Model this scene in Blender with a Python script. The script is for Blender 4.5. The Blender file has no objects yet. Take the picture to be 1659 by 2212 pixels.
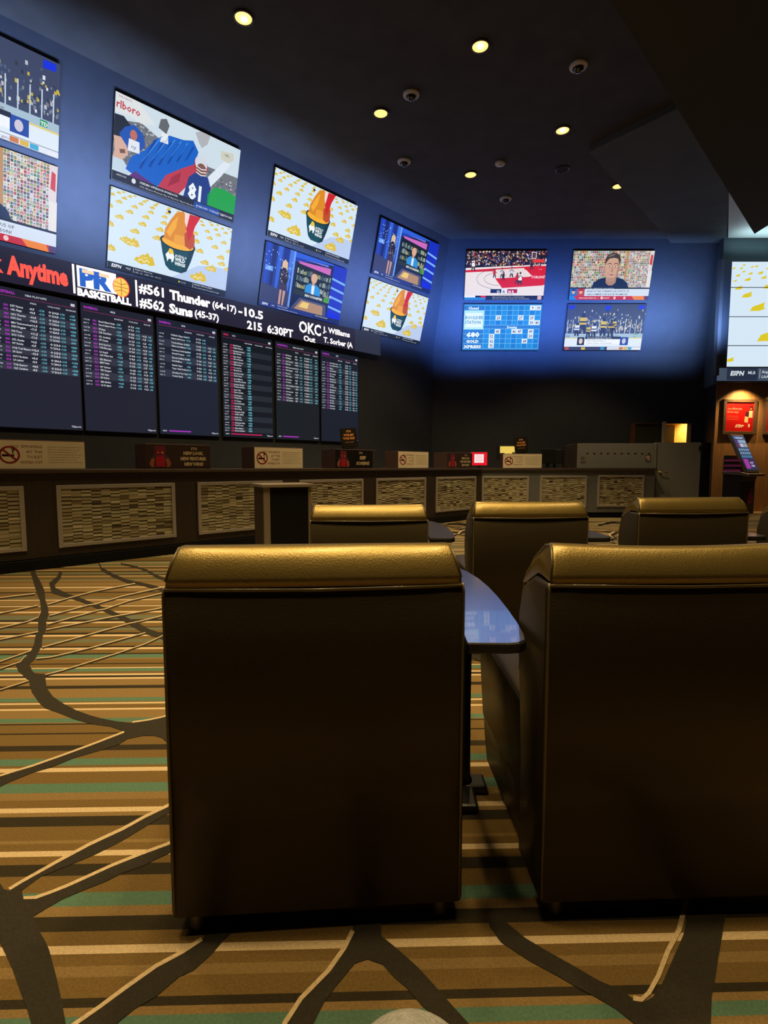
import bpy, bmesh, math, random
from mathutils import Vector, Matrix
random.seed(7)
S = bpy.context.scene
COL = S.collection
PI = math.pi
def lin(r, g, b):
    f = lambda c: (c/255)/12.92 if c <= 10 else (((c/255)+.055)/1.055)**2.4
    return (f(r), f(g), f(b))

# ------------------------------------------------------------ camera
cam = bpy.data.cameras.new('camera'); camo = bpy.data.objects.new('camera', cam); COL.objects.link(camo)
camo.location = (0, 0, 1.1)
camo.rotation_euler = (math.radians(90-4.86), 0, 0)
cam.sensor_fit = 'VERTICAL'; cam.sensor_height = 24.0
cam.lens = 1153.0/2212*24.0
cam.clip_start = .02; cam.clip_end = 100
S.camera = camo
# ------------------------------------------------------------ world / exposure
w = bpy.data.worlds.new('world'); S.world = w; w.use_nodes = True
w.node_tree.nodes['Background'].inputs[0].default_value = (.35, .45, .6, 1)
w.node_tree.nodes['Background'].inputs[1].default_value = .004
S.view_settings.view_transform = 'Standard'; S.view_settings.look = 'None'
S.view_settings.exposure = 0; S.view_settings.gamma = 1; S.view_settings.use_curve_mapping = False
S.cycles.use_denoising = True
S.cycles.max_bounces = 4; S.cycles.diffuse_bounces = 2; S.cycles.glossy_bounces = 2
S.cycles.use_adaptive_sampling = True; S.cycles.adaptive_threshold = .03
S.cycles.sample_clamp_indirect = 3
# ------------------------------------------------------------ room lights
WARM = (1, .72, .31)
def spot(loc, power, color=WARM, angle=120, blend=.6, size=.1, rot=(0, 0, 0), name='lamp_light'):
    l = bpy.data.lights.new(name, 'SPOT'); l.energy = power; l.color = color
    l.spot_size = math.radians(angle); l.spot_blend = blend; l.shadow_soft_size = size
    o = bpy.data.objects.new(name, l); o.location = loc; o.rotation_euler = rot; COL.objects.link(o); return o
def area(loc, rot, sx, sy, power, color, spread=180, name='added_glow_light'):
    l = bpy.data.lights.new(name, 'AREA'); l.shape = 'RECTANGLE'; l.size = sx; l.size_y = sy
    l.energy = power; l.color = color; l.spread = math.radians(spread)
    o = bpy.data.objects.new(name, l); o.location = loc; o.rotation_euler = rot; COL.objects.link(o)
    o.visible_glossy = True
    return o
def aim(o, target):
    d = Vector(target)-o.location; o.rotation_euler = d.to_track_quat('-Z', 'Y').to_euler(); return o
CEIL = 6.55
LAMP_W = 400
# unseen downlights over the seats and aisle; last two added to brighten the floor
for x, y, k in ((-3.3, 4.9, .5), (.1, 4.9, .4), (-.1, 2.85, .7), (1.7, 2.9, .7), (-2.3, 2.9, .65),
                (-.35, 1.34, .85), (1.35, 1.4, .8), (-1.9, 1.35, .65), (-3.6, 1.6, .4), (3.4, 3.0, .5), (-1.1, .75, .3), (.9, .7, .3)):
    spot((x, y, CEIL-.06), LAMP_W*k, angle=84, blend=.7, size=.16)
# blue spill on the two screen walls, from added area lights without fixtures
BLUE = (.16, .36, 1)
# ------------------------------------------------------------ materials
MATS = {}
def mat(name, col, rough=.6, metal=0, coat=0, noise=0, nscale=30, bump=0, bscale=80, emit=None, estr=0, spec=.5, stretch=None):
    if name in MATS: return MATS[name]
    m = bpy.data.materials.new(name); m.use_nodes = True; nt = m.node_tree; b = nt.nodes['Principled BSDF']
    b.inputs['Base Color'].default_value = (*col, 1); b.inputs['Roughness'].default_value = rough
    b.inputs['Metallic'].default_value = metal; b.inputs['Coat Weight'].default_value = coat
    b.inputs['Specular IOR Level'].default_value = spec
    tc = nt.nodes.new('ShaderNodeTexCoord'); src = tc.outputs['Object']
    if stretch:
        mp = nt.nodes.new('ShaderNodeMapping'); mp.inputs['Scale'].default_value = stretch
        nt.links.new(src, mp.inputs[0]); src = mp.outputs[0]
    if noise:
        n = nt.nodes.new('ShaderNodeTexNoise'); n.inputs['Scale'].default_value = nscale; n.inputs['Detail'].default_value = 6
        nt.links.new(src, n.inputs['Vector'])
        r = nt.nodes.new('ShaderNodeValToRGB')
        r.color_ramp.elements[0].position = .3; r.color_ramp.elements[1].position = .7
        r.color_ramp.elements[0].color = (*[c*(1-noise) for c in col], 1); r.color_ramp.elements[1].color = (*[min(1, c*(1+noise)) for c in col], 1)
        nt.links.new(n.outputs['Fac'], r.inputs[0]); nt.links.new(r.outputs[0], b.inputs['Base Color'])
    if bump:
        n2 = nt.nodes.new('ShaderNodeTexNoise'); n2.inputs['Scale'].default_value = bscale; n2.inputs['Detail'].default_value = 4
        nt.links.new(src, n2.inputs['Vector'])
        bp = nt.nodes.new('ShaderNodeBump'); bp.inputs['Strength'].default_value = bump; bp.inputs['Distance'].default_value = .01
        nt.links.new(n2.outputs['Fac'], bp.inputs['Height']); nt.links.new(bp.outputs[0], b.inputs['Normal'])
    if emit:
        b.inputs['Emission Color'].default_value = (*emit, 1); b.inputs['Emission Strength'].default_value = estr
    MATS[name] = m; return m
def leather(name, col, rough, metal, coat, spec):
    m = mat(name, col, rough, metal=metal, coat=coat, spec=spec)
    nt = m.node_tree; b = nt.nodes['Principled BSDF']
    b.inputs['Coat Roughness'].default_value = .24; b.inputs['Specular Tint'].default_value = (1, .86, .42, 1)
    tc = nt.nodes.new('ShaderNodeTexCoord')
    n = nt.nodes.new('ShaderNodeTexVoronoi'); n.feature = 'DISTANCE_TO_EDGE'; n.inputs['Scale'].default_value = 150
    nn = nt.nodes.new('ShaderNodeTexNoise'); nn.inputs['Scale'].default_value = 9; nn.inputs['Detail'].default_value = 5
    mx = nt.nodes.new('ShaderNodeMixRGB'); mx.inputs[0].default_value = .06
    nt.links.new(tc.outputs['Object'], nn.inputs['Vector'])
    nt.links.new(tc.outputs['Object'], mx.inputs[1]); nt.links.new(nn.outputs['Color'], mx.inputs[2])
    nt.links.new(mx.outputs[0], n.inputs['Vector'])
    ma = nt.nodes.new('ShaderNodeMath'); ma.operation = 'MULTIPLY_ADD'; ma.inputs[1].default_value = 2.5
    nt.links.new(nn.outputs['Fac'], ma.inputs[0]); nt.links.new(n.outputs['Distance'], ma.inputs[2])
    bp = nt.nodes.new('ShaderNodeBump'); bp.inputs['Strength'].default_value = .16; bp.inputs['Distance'].default_value = .0035
    nt.links.new(ma.outputs[0], bp.inputs['Height']); nt.links.new(bp.outputs[0], b.inputs['Normal'])
    return m
def colmat(name, emission=None, rough=.6):
    """colours come from the mesh's own colour attribute 'col' (the print on a sign, the picture on a screen, the stones of a mosaic)"""
    if name in MATS: return MATS[name]
    m = bpy.data.materials.new(name); m.use_nodes = True; nt = m.node_tree; b = nt.nodes['Principled BSDF']
    a = nt.nodes.new('ShaderNodeAttribute'); a.attribute_name = 'col'
    if emission is None:
        nt.links.new(a.outputs['Color'], b.inputs['Base Color']); b.inputs['Roughness'].default_value = rough
    else:
        b.inputs['Base Color'].default_value = (.01, .01, .01, 1); b.inputs['Roughness'].default_value = .5
        b.inputs['Specular IOR Level'].default_value = .1
        nt.links.new(a.outputs['Color'], b.inputs['Emission Color']); b.inputs['Emission Strength'].default_value = emission
    MATS[name] = m; return m
# ------------------------------------------------------------ object helpers
def link(o): COL.objects.link(o); return o
def tag(o, label=None, cat=None, group=None, kind=None):
    if label: o['label'] = label
    if cat: o['category'] = cat
    if group: o['group'] = group
    if kind: o['kind'] = kind
    return o
def thing(name, label, cat, loc=(0, 0, 0), rz=0, group=None):
    o = bpy.data.objects.new(name, None); o.empty_display_size = .1; link(o)
    o.location = loc; o.rotation_euler = (0, 0, rz); return tag(o, label, cat, group)
class MB:
    def __init__(s): s.v = []; s.f = []; s.m = []; s.c = []
    def add(s, vs, fs, mi=0, c=None):
        k = len(s.v); s.v += [tuple(v) for v in vs]
        for f in fs: s.f.append([k+i for i in f]); s.m.append(mi); s.c.append(c or (1, 1, 1))
        return s
    def box(s, x0, x1, y0, y1, z0, z1, mi=0, c=None):
        return s.add([(x0, y0, z0), (x1, y0, z0), (x1, y1, z0), (x0, y1, z0), (x0, y0, z1), (x1, y0, z1), (x1, y1, z1), (x0, y1, z1)],
                     [(0, 3, 2, 1), (4, 5, 6, 7), (0, 1, 5, 4), (1, 2, 6, 5), (2, 3, 7, 6), (3, 0, 4, 7)], mi, c)
    def prism(s, poly, z0, z1, mi=0, c=None):      # poly in xy, counter-clockwise
        n = len(poly)
        return s.add([(x, y, z0) for x, y in poly]+[(x, y, z1) for x, y in poly],
                     [list(range(n))[::-1], list(range(n, 2*n))]+[(i, (i+1) % n, n+(i+1) % n, n+i) for i in range(n)], mi, c)
    def prism_x(s, prof, x0, x1, mi=0, c=None):    # profile in yz
        n = len(prof)
        return s.add([(x0, y, z) for y, z in prof]+[(x1, y, z) for y, z in prof],
                     [list(range(n))[::-1], list(range(n, 2*n))]+[(i, (i+1) % n, n+(i+1) % n, n+i) for i in range(n)], mi, c)
    def lathe(s, prof, seg=24, cx=0, cy=0, mi=0, c=None, cap=True):   # profile (r,z)
        n = len(prof); vs = []
        for i in range(seg):
            a = 2*PI*i/seg
            vs += [(cx+r*math.cos(a), cy+r*math.sin(a), z) for r, z in prof]
        fs = []
        for i in range(seg):
            j = (i+1) % seg
            for k in range(n-1): fs.append((i*n+k, j*n+k, j*n+k+1, i*n+k+1))
        if cap: fs.append([i*n for i in range(seg)][::-1]); fs.append([i*n+n-1 for i in range(seg)])
        return s.add(vs, fs, mi, c)
    def tube(s, pts, r, seg=10, mi=0, c=None):
        pts = [Vector(p) for p in pts]; vs = []; rr = r if hasattr(r, '__len__') else [r]*len(pts)
        for i, p in enumerate(pts):
            t = (pts[min(i+1, len(pts)-1)]-pts[max(i-1, 0)]).normalized()
            u = t.cross(Vector((0, 0, 1)));  u = u.normalized() if u.length > .01 else Vector((1, 0, 0)); q = t.cross(u)
            for k in range(seg):
                a = 2*PI*k/seg; vs.append(p+(u*math.cos(a)+q*math.sin(a))*rr[i])
        fs = [(i*seg+k, i*seg+(k+1) % seg, (i+1)*seg+(k+1) % seg, (i+1)*seg+k) for i in range(len(pts)-1) for k in range(seg)]
        fs += [list(range(seg))[::-1], list(range((len(pts)-1)*seg, len(pts)*seg))]
        return s.add(vs, fs, mi, c)
    def build(s, name, mats, parent=None, smooth=False, bevel=0, seg=2, colattr=False, subsurf=0, loc=None):
        me = bpy.data.meshes.new(name); me.from_pydata(s.v, [], s.f)
        for m in (mats if isinstance(mats, (list, tuple)) else [mats]): me.materials.append(m)
        me.polygons.foreach_set('material_index', s.m)
        if colattr:
            a = me.color_attributes.new('col', 'FLOAT_COLOR', 'CORNER'); d = []
            for p, c in zip(s.f, s.c):
                for _ in p: d += [c[0], c[1], c[2], 1]
            a.data.foreach_set('color', d)
        if smooth:
            me.polygons.foreach_set('use_smooth', [True]*len(s.f))
        me.update(); o = bpy.data.objects.new(name, me); link(o)
        if loc: o.location = loc
        if parent: o.parent = parent
        if bevel:
            b = o.modifiers.new('bevel', 'BEVEL'); b.width = bevel; b.segments = seg; b.limit_method = 'ANGLE'; b.angle_limit = math.radians(35)
        if subsurf:
            b = o.modifiers.new('sub', 'SUBSURF'); b.levels = subsurf; b.render_levels = subsurf
        return o
def copy_thing(root, loc=None, rz=None, label=None):
    r = root.copy(); link(r)
    if loc is not None: r.location = loc
    if rz is not None: r.rotation_euler = (0, 0, rz)
    if label: r['label'] = label
    for ch in list(root.children):
        c = ch.copy(); link(c); c.parent = r
        for g in ch.children:
            d = g.copy(); link(d); d.parent = c
    return r
# ------------------------------------------------------------ flat print and screen pictures
GLYPH = {}
def text_mesh(body, bold=0, res=1, width=1.0):
    key = (body, bold, res)
    if key not in GLYPH:
        cu = bpy.data.curves.new('text', 'FONT'); cu.body = body; cu.size = 1; cu.resolution_u = res; cu.offset = bold
        cu.fill_mode = 'FRONT'; cu.align_x = 'LEFT'
        o = bpy.data.objects.new('text', cu); link(o)
        me = bpy.data.meshes.new_from_object(o.evaluated_get(bpy.context.evaluated_depsgraph_get()))
        GLYPH[key] = ([(v.co.x, v.co.y) for v in me.vertices], [list(p.vertices) for p in me.polygons])
        bpy.data.objects.remove(o); bpy.data.curves.remove(cu); bpy.data.meshes.remove(me)
    return GLYPH[key]
class Pic:
    """flat picture facing -y in the plane y=0: x to the right, z up, units given by a width x height grid"""
    def __init__(s, W, H, gw=None, gh=None, step=.0008):
        s.W, s.H = W, H; s.gw, s.gh = gw or W, gh or H; s.mb = MB(); s.step = step
    def P(s, x, y, l): return ((x/s.gw-.5)*s.W, -l*s.step, (y/s.gh-.5)*s.H)
    def poly(s, pts, c, l=1):
        pts = [(min(max(x, 0), s.gw), min(max(y, 0), s.gh)) for x, y in pts]
        a = sum(pts[i][0]*pts[(i+1) % len(pts)][1]-pts[(i+1) % len(pts)][0]*pts[i][1] for i in range(len(pts)))
        if abs(a) < 1e-9: return
        if a < 0: pts = pts[::-1]
        s.mb.add([s.P(x, y, l) for x, y in pts], [list(range(len(pts)))], 0, lin(*c))
    def rect(s, x0, y0, x1, y1, c, l=1): s.poly([(x0, y0), (x1, y0), (x1, y1), (x0, y1)], c, l)
    def ell(s, cx, cy, rx, ry, c, l=1, n=20, a0=0, a1=360):
        s.poly([(cx+rx*math.cos(math.radians(a0+(a1-a0)*i/n)), cy+ry*math.sin(math.radians(a0+(a1-a0)*i/n))) for i in range(n+(0 if a1-a0 == 360 else 1))], c, l)
    def line(s, pts, wd, c, l=1):
        for (x0, y0), (x1, y1) in zip(pts[:-1], pts[1:]):
            d = math.hypot(x1-x0, y1-y0) or 1; nx, ny = -(y1-y0)/d*wd/2, (x1-x0)/d*wd/2
            s.poly([(x0+nx, y0+ny), (x1+nx, y1+ny), (x1-nx, y1-ny), (x0-nx, y0-ny)], c, l)
    def text(s, body, x, y, size, c, l=3, bold=0, res=1, sx=1.0, align='l', shear=0, fit=None):
        vs, fs = text_mesh(body, bold, res)
        if not vs: return
        ux, uy = s.gw/s.W, s.gh/s.H     # keep glyph proportions in metres
        wd = max(v[0] for v in vs)
        k = size
        if fit: sx = fit/(wd*k*ux/uy)
        asp = ux/uy*sx
        off = {'l': 0, 'c': -wd/2, 'r': -wd}[align]*k*asp
        cl = lambda a, b: min(max(a, 0), b)
        s.mb.add([s.P(cl(x+off+(v[0]+shear*v[1])*k*asp, s.gw), cl(y+v[1]*k, s.gh), l) for v in vs], fs, 0, lin(*c))
    def build(s, name, m, parent=None, loc=None):
        return s.mb.build(name, m, parent, colattr=True, loc=loc)
SCREEN = colmat('screen_picture', emission=1.0)
PRINT = colmat('printed_sign', rough=.35)
# ------------------------------------------------------------ what the screens show (grid 16 x 9)
def rnd(a, b): return random.uniform(a, b)
def espn_bar(p, y1=.75, left='ESPN', mid='MLB', l=4):
    p.rect(0, 0, 16, y1, (26, 34, 52), l)
    p.rect(0, 0, 2.9, y1, (30, 36, 48), l+1)
    p.text(left, .45, .2, .52, (240, 244, 250), l+2, bold=.03, shear=.2)
    p.text(mid, 2.2, .3, .32, (220, 225, 235), l+2)
    p.rect(3.1, .08, 3.15, y1-.08, (200, 205, 215), l+2)
    p.text('Angels vs White Sox', 3.3, .46, .26, (225, 230, 240), l+2)
    p.text('LAA: -105   CHW: -125   O/U 7.5', 3.3, .12, .24, (200, 210, 225), l+2)
    p.ell(9.1, .4, .1, .12, (235, 220, 40), l+2, 8); p.text('7:40 ET', 9.3, .3, .24, (200, 210, 225), l+2)
    p.rect(11.0, .08, 11.05, y1-.08, (200, 205, 215), l+2)
    p.text('KNICKS WIN IN SEVEN', 11.2, .46, .26, (225, 230, 240), l+2)
    p.text('Host watch party at the garden tonight', 11.2, .12, .24, (200, 210, 225), l+2)
def flame(p, x, y, s, c=(222, 190, 38), l=2):
    h = [(-1, -.25), (-.75, .2), (-.5, .12), (-.2, .62), (0, .4), (.3, .95), (.5, .5), (.75, .62), (.95, .1), (1.05, -.3), (.6, -.5), (.2, -.35), (-.2, -.55), (-.6, -.42)]
    p.poly([(x+a*s, y+b*s*.8) for a, b in h], c, l)
    if s > .35:
        p.line([(x-.6*s, y-.2*s), (x-.3*s, y+.05*s), (x-.05*s, y-.22*s), (x+.25*s, y+.05*s), (x+.5*s, y-.15*s)], s*.09, (245, 235, 190), l+1)
def scene_wings(p, bar=True):
    p.rect(0, 0, 16, 9, (214, 232, 246), 0)
    p.poly([(8, .7), (16, .7), (16, 3.6), (13.6, 3.5), (11.5, 3.0), (10, 2.0)], (188, 206, 236), 1)
    # rows of flame shaped puddles shrinking into the distance
    for r in range(9):
        y = 8.8-.085*r*r-.14*r; s = .22+.062*r; n = 12-r
        for k in range(n):
            x = (k+.5*(r % 2))*16/(n-.5)
            if abs(x-8.6) < 1.6+.0*r and y < 8.3: continue
            if y < 4.6 and 5.2 < x < 12: continue
            if r == 8 and x > 9: continue
            flame(p, x+.15*math.sin(k*3+r), y, s)
    flame(p, 2.7, 3.5, .95, l=3); flame(p, 4.4, 1.9, 1.3, l=3); flame(p, 11.7, 1.6, 1.2, l=3); flame(p, 13.4, 3.1, .85, l=3); flame(p, 14.9, 4.1, .6, l=3)
    # bowl with wings and a dripping red drumstick
    p.poly([(6.2, 5.0), (6.6, 3.4), (7.1, 2.0), (7.7, 1.55), (9.3, 1.5), (10.0, 1.9), (10.5, 3.3), (10.9, 4.9)], (18, 72, 84), 3)
    p.poly([(9.2, 1.5), (10.0, 1.9), (10.5, 3.3), (10.9, 4.9), (10.2, 4.6), (9.8, 3.0)], (10, 52, 62), 4)
    p.ell(8.55, 5.0, 2.4, .85, (22, 44, 54), 4, 28)
    p.ell(8.55, 5.0, 2.15, .68, (248, 178, 34), 5, 28)
    p.poly([(6.6, 5.2), (6.7, 6.3), (7.3, 7.5), (8.0, 8.6), (8.9, 9), (9.6, 8.4), (9.5, 6.6), (9.2, 5.4), (8.2, 5.0)], (222, 138, 20), 6)
    p.poly([(6.9, 6.0), (7.6, 7.4), (8.3, 8.3), (8.1, 6.8), (7.4, 5.5)], (244, 172, 44), 7)
    p.poly([(9.4, 5.0), (9.3, 6.4), (9.9, 7.2), (10.7, 6.6), (10.8, 5.2), (10.2, 4.7)], (190, 76, 20), 7)
    p.poly([(7.9, 4.9), (8.0, 6.0), (9.3, 6.1), (9.5, 4.9)], (238, 160, 40), 8)
    p.poly([(9.1, 8.9), (9.3, 7.6), (9.6, 6.6), (9.9, 5.6), (10.4, 6.6), (10.6, 7.6), (11.3, 9)], (206, 32, 34), 9)
    p.poly([(9.1, 8.9), (9.2, 7.8), (9.5, 7.2), (9.8, 9)], (246, 214, 208), 10)
    p.ell(7.1, 8.4, .22, .16, (30, 24, 20), 10, 8)
    p.poly([(7.0, 3.3), (7.3, 3.7), (7.6, 3.5), (8.0, 3.7), (8.2, 3.3), (8.1, 2.7), (7.9, 2.5), (7.8, 2.9), (7.5, 2.9), (7.3, 2.5), (7.2, 2.9)], (240, 246, 246), 5)
    p.poly([(7.3, 3.7), (7.5, 4.2), (7.9, 4.1), (8.1, 3.7), (7.8, 3.5)], (240, 200, 40), 6)
    p.text('BUFFALO', 8.3, 3.35, .42, (240, 246, 246), 6, bold=.02, sx=.9)
    p.text('WILD', 8.3, 2.85, .62, (240, 246, 246), 6, bold=.04, sx=.9)
    p.text('WINGS', 8.3, 2.35, .56, (240, 246, 246), 6, bold=.04, sx=.8)
    if bar: espn_bar(p, l=11)
def scene_studio(p):
    p.rect(0, 0, 16, 9, (34, 62, 168), 0)
    p.rect(0, 0, 5.4, 9, (36, 60, 150), 1)
    for k in range(5): p.poly([(.2+k*1.05, 9), (1.0+k*1.05, 9), (.8+k*1.0, 3), (.3+k*1.0, 3)], ((30, 70, 190), (18, 36, 110), (50, 100, 214), (24, 48, 140), (70, 120, 226))[k], 2)
    for k in range(26): p.ell(rnd(.2, 5), rnd(5, 8.2), .09, .09, (170, 200, 255), 3, 6)
    p.rect(.3, 5.2, 1.7, 5.9, (90, 150, 240), 3); p.text('-17-', .4, 5.25, .7, (230, 240, 255), 4)
    p.poly([(0, 0), (5.4, 0), (5.4, 2.6), (0, 3.4)], (58, 66, 110), 3)
    p.poly([(5.4, 7.6), (13.2, 9), (16, 9), (16, 0), (5.4, 0)], (22, 34, 74), 3)
    p.poly([(5.4, 8.2), (16, 9), (5.4, 9)], (44, 96, 220), 4)
    p.poly([(6.0, 7.8), (12.6, 8.2), (12.6, 7.2), (6.4, 7.5)], (206, 106, 188), 5)
    p.poly([(7, 8.3), (12, 8.6), (12, 8.3)], (110, 120, 230), 5)
    p.rect(5.1, 0, 5.45, 9, (110, 160, 246), 6)
    # screen in the studio with shelves and a man in a blue shirt
    p.poly([(5.9, 3.0), (12.9, 2.8), (13.1, 7.1), (5.9, 7.4)], (16, 30, 34), 6)
    for r in range(3):
        for k in range(22):
            x = 6.1+k*.31
            if 8.4 < x < 10.6 and r < 2: continue
            p.rect(x, 4.0+r*1.05, x+.2, 4.0+r*1.05+rnd(.45, .8), random.choice([(160, 178, 170), (90, 110, 108), (60, 90, 80), (200, 200, 180), (110, 130, 140), (190, 180, 70)]), 7)
    p.ell(9.5, 6.05, .62, .85, (218, 172, 146), 9, 18)
    p.poly([(8.9, 6.3), (8.95, 6.95), (9.5, 7.15), (10.05, 6.95), (10.1, 6.3), (9.9, 6.7), (9.2, 6.7)], (50, 36, 30), 10)
    p.rect(9.25, 4.8, 9.75, 5.5, (206, 160, 136), 9)
    p.poly([(7.9, 3.4), (8.1, 4.7), (9.0, 5.2), (9.5, 4.6), (10.0, 5.2), (10.9, 4.7), (11.2, 3.4)], (46, 146, 220), 10)
    p.poly([(9.3, 3.4), (9.2, 4.9), (9.8, 4.9), (9.8, 3.4)], (226, 236, 244), 11)
    p.poly([(5.9, 3.0), (12.9, 2.8), (12.9, 3.5), (5.9, 3.7)], (40, 50, 56), 12)
    p.text('BEN SCHAEFFER', 8.1, 3.0, .5, (240, 244, 248), 13, bold=.02)
    p.rect(12.0, 2.9, 13.1, 3.6, (90, 190, 60), 12)
    p.text('DALLAS', 11.7, 3.7, .5, (230, 240, 220), 13)
    p.poly([(5.5, .5), (7.2, 2.6), (12.6, 2.5), (13.0, .2)], (74, 82, 118), 5)
    p.poly([(6.4, .8), (7.6, 2.3), (12.0, 2.2), (12.2, .6)], (178, 140, 112), 7)
    p.poly([(7.2, 1.2), (7.9, 2.1), (9.2, 2.1), (9.0, 1.2)], (238, 204, 120), 8)
    p.rect(13.1, 0, 16, 9, (22, 46, 190), 6)
    for y in (7.0, 5.6, 4.2, 2.6): p.poly([(13.1, y), (16, y-.35), (16, y-.7), (13.1, y-.3)], (126, 182, 250), 8)
    p.poly([(13.1, 1.9), (16, 1.2), (16, 0), (13.1, 0)], (12, 40, 226), 8)
    # presenter standing at the left
    p.ell(3.7, 6.7, .36, .5, (226, 186, 160), 8, 14)
    p.poly([(3.2, 5.6), (3.25, 7.0), (3.7, 7.4), (4.2, 7.0), (4.25, 5.7), (4.0, 6.2), (3.4, 6.2)], (222, 196, 130), 7)
    p.poly([(3.1, 3.8), (3.0, 5.8), (3.7, 6.15), (4.5, 5.7), (4.6, 4.6), (4.35, 3.8)], (38, 34, 48), 9)
    p.poly([(3.0, 3.0), (3.1, 3.9), (4.5, 3.9), (4.65, 2.9)], (62, 54, 84), 10)
    p.poly([(3.3, .8), (3.3, 3.0), (3.7, 3.0), (3.65, .8)], (196, 152, 140), 9); p.poly([(3.95, .7), (3.9, 3.0), (4.4, 3.0), (4.2, .7)], (196, 152, 140), 9)
    for k in range(18): p.ell(rnd(3.1, 4.4), rnd(4.0, 5.8), .1, .09, random.choice([(150, 130, 150), (100, 90, 130), (210, 190, 190)]), 11, 6)
    p.rect(0, 0, 13, .75, (40, 58, 130), 12)
    p.text('ESPN', .5, .25, .45, (230, 236, 250), 14, bold=.03, shear=.2); p.text('MLB', 2.2, .3, .3, (210, 220, 240), 14)
    p.text('Warriors vs Suns', 3.3, .46, .27, (220, 228, 245), 14); p.text('Curry doubtful, Butler out: 4-0 G series', 3.3, .12, .24, (210, 220, 240), 14)
    p.rect(10.4, .05, 16, .75, (26, 40, 96), 13); p.text('KNICKS WIN IN SEVEN', 10.7, .42, .26, (225, 230, 240), 14)
def cards(p, x0, y0, x1, y1, nx, ny, l, gap=.18, base=(214, 206, 196), warm=False):
    p.rect(x0, y0, x1, y1, base, l)
    cw, ch = (x1-x0)/nx, (y1-y0)/ny
    pal = [(176, 96, 92), (92, 112, 150), (202, 176, 96), (96, 146, 118), (206, 206, 214), (66, 70, 84), (220, 150, 150), (150, 176, 210), (190, 60, 60), (226, 220, 200), (110, 96, 84), (140, 170, 90)]
    for i in range(nx):
        for j in range(ny):
            c = random.choice(pal)
            p.rect(x0+i*cw+gap*cw/2, y0+j*ch+gap*ch/2, x0+(i+1)*cw-gap*cw/2, y0+(j+1)*ch-gap*ch/2, c, l+1)
            d = random.choice(pal)
            p.rect(x0+i*cw+cw*.3, y0+j*ch+gap*ch*.8, x0+i*cw+cw*.68, y0+j*ch+ch*.62, d, l+2)
def scene_talk(p):
    cards(p, 0, 2.1, 10.6, 9, 26, 15, 0, base=(206, 204, 178))
    cards(p, 10.95, 2.1, 15.2, 9, 14, 20, 0, base=(222, 216, 212))
    p.rect(10.6, 2.1, 10.95, 9, (186, 140, 84), 3)
    p.poly([(15.1, 5.4), (15.9, 5.2), (16, 9), (15.2, 9)], (226, 214, 214), 4); p.poly([(15.3, 6.6), (15.8, 6.4), (15.8, 8.2), (15.4, 8.4)], (206, 60, 64), 5)
    p.rect(15.2, 2.1, 16, 5.4, (230, 226, 222), 1)
    p.poly([(4.2, 2.1), (4.6, 3.2), (5.6, 3.9), (7.0, 4.2), (9.0, 4.2), (10.3, 3.9), (11.3, 3.2), (11.8, 2.1)], (22, 38, 70), 5)
    p.poly([(7.0, 3.2), (6.9, 4.6), (9.1, 4.6), (9.0, 3.2), (8.4, 2.7), (7.6, 2.7)], (176, 132, 110), 6)
    p.ell(6.55, 5.7, .2, .5, (184, 138, 118), 6, 10); p.ell(9.38, 5.7, .2, .5, (184, 138, 118), 6, 10)
    p.poly([(6.6, 6.2), (6.65, 5.0), (6.95, 4.1), (7.45, 3.5), (8.0, 3.35), (8.5, 3.5), (9.0, 4.1), (9.3, 5.0), (9.35, 6.2), (9.25, 7.3), (8.8, 7.9), (7.2, 7.9), (6.7, 7.3)], (208, 164, 140), 7)
    p.poly([(8.9, 7.6), (9.3, 7.0), (9.35, 6.0), (9.3, 5.0), (9.0, 4.1), (8.6, 3.6), (8.9, 4.8), (9.0, 6.0)], (180, 134, 112), 8)
    p.poly([(6.95, 4.4), (7.45, 3.5), (8.0, 3.35), (8.5, 3.5), (9.0, 4.4), (8.5, 4.1), (7.5, 4.1)], (182, 142, 124), 8)
    p.poly([(6.5, 6.4), (6.45, 7.5), (6.9, 8.3), (7.6, 8.65), (8.5, 8.65), (9.2, 8.2), (9.5, 7.4), (9.4, 6.3), (9.2, 7.1), (8.9, 7.6), (8.1, 7.75), (7.2, 7.6), (6.8, 7.1)], (66, 58, 54), 9)
    p.poly([(6.8, 7.9), (7.4, 8.4), (8.4, 8.5), (8.0, 8.1), (7.2, 7.9)], (110, 100, 94), 10)
    for sx in (-1, 1):
        p.poly([(8+sx*.28, 6.2), (8+sx*.6, 6.35), (8+sx*.95, 6.15), (8+sx*.6, 6.05)], (232, 222, 216), 9); p.ell(8+sx*.6, 6.2, .12, .13, (44, 34, 30), 10, 8)
        p.poly([(8+sx*.22, 6.5), (8+sx*.6, 6.72), (8+sx*1.05, 6.52), (8+sx*1.0, 6.66), (8+sx*.6, 6.86), (8+sx*.22, 6.66)], (74, 56, 48), 9)
        p.poly([(8+sx*.3, 5.95), (8+sx*.9, 5.95), (8+sx*.6, 5.82)], (176, 130, 110), 9)
    p.poly([(7.85, 6.3), (8.12, 6.3), (8.32, 5.3), (8.0, 5.12), (7.68, 5.3)], (190, 142, 120), 8); p.poly([(7.7, 5.3), (8.0, 5.12), (8.32, 5.3), (8.0, 5.22)], (140, 96, 82), 9)
    p.poly([(7.45, 4.66), (8.0, 4.78), (8.55, 4.66), (8.0, 4.52)], (150, 88, 84), 9); p.poly([(7.3, 5.2), (7.2, 4.6), (7.28, 4.6), (7.4, 5.2)], (176, 130, 110), 9)
    p.rect(0, 2.05, 16, 2.3, (16, 22, 40), 10)
    p.text('HOT TOPICS   OPENING PITCHES   WORLD CHAMPIONS', 3.2, 2.08, .22, (220, 226, 236), 11)
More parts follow.
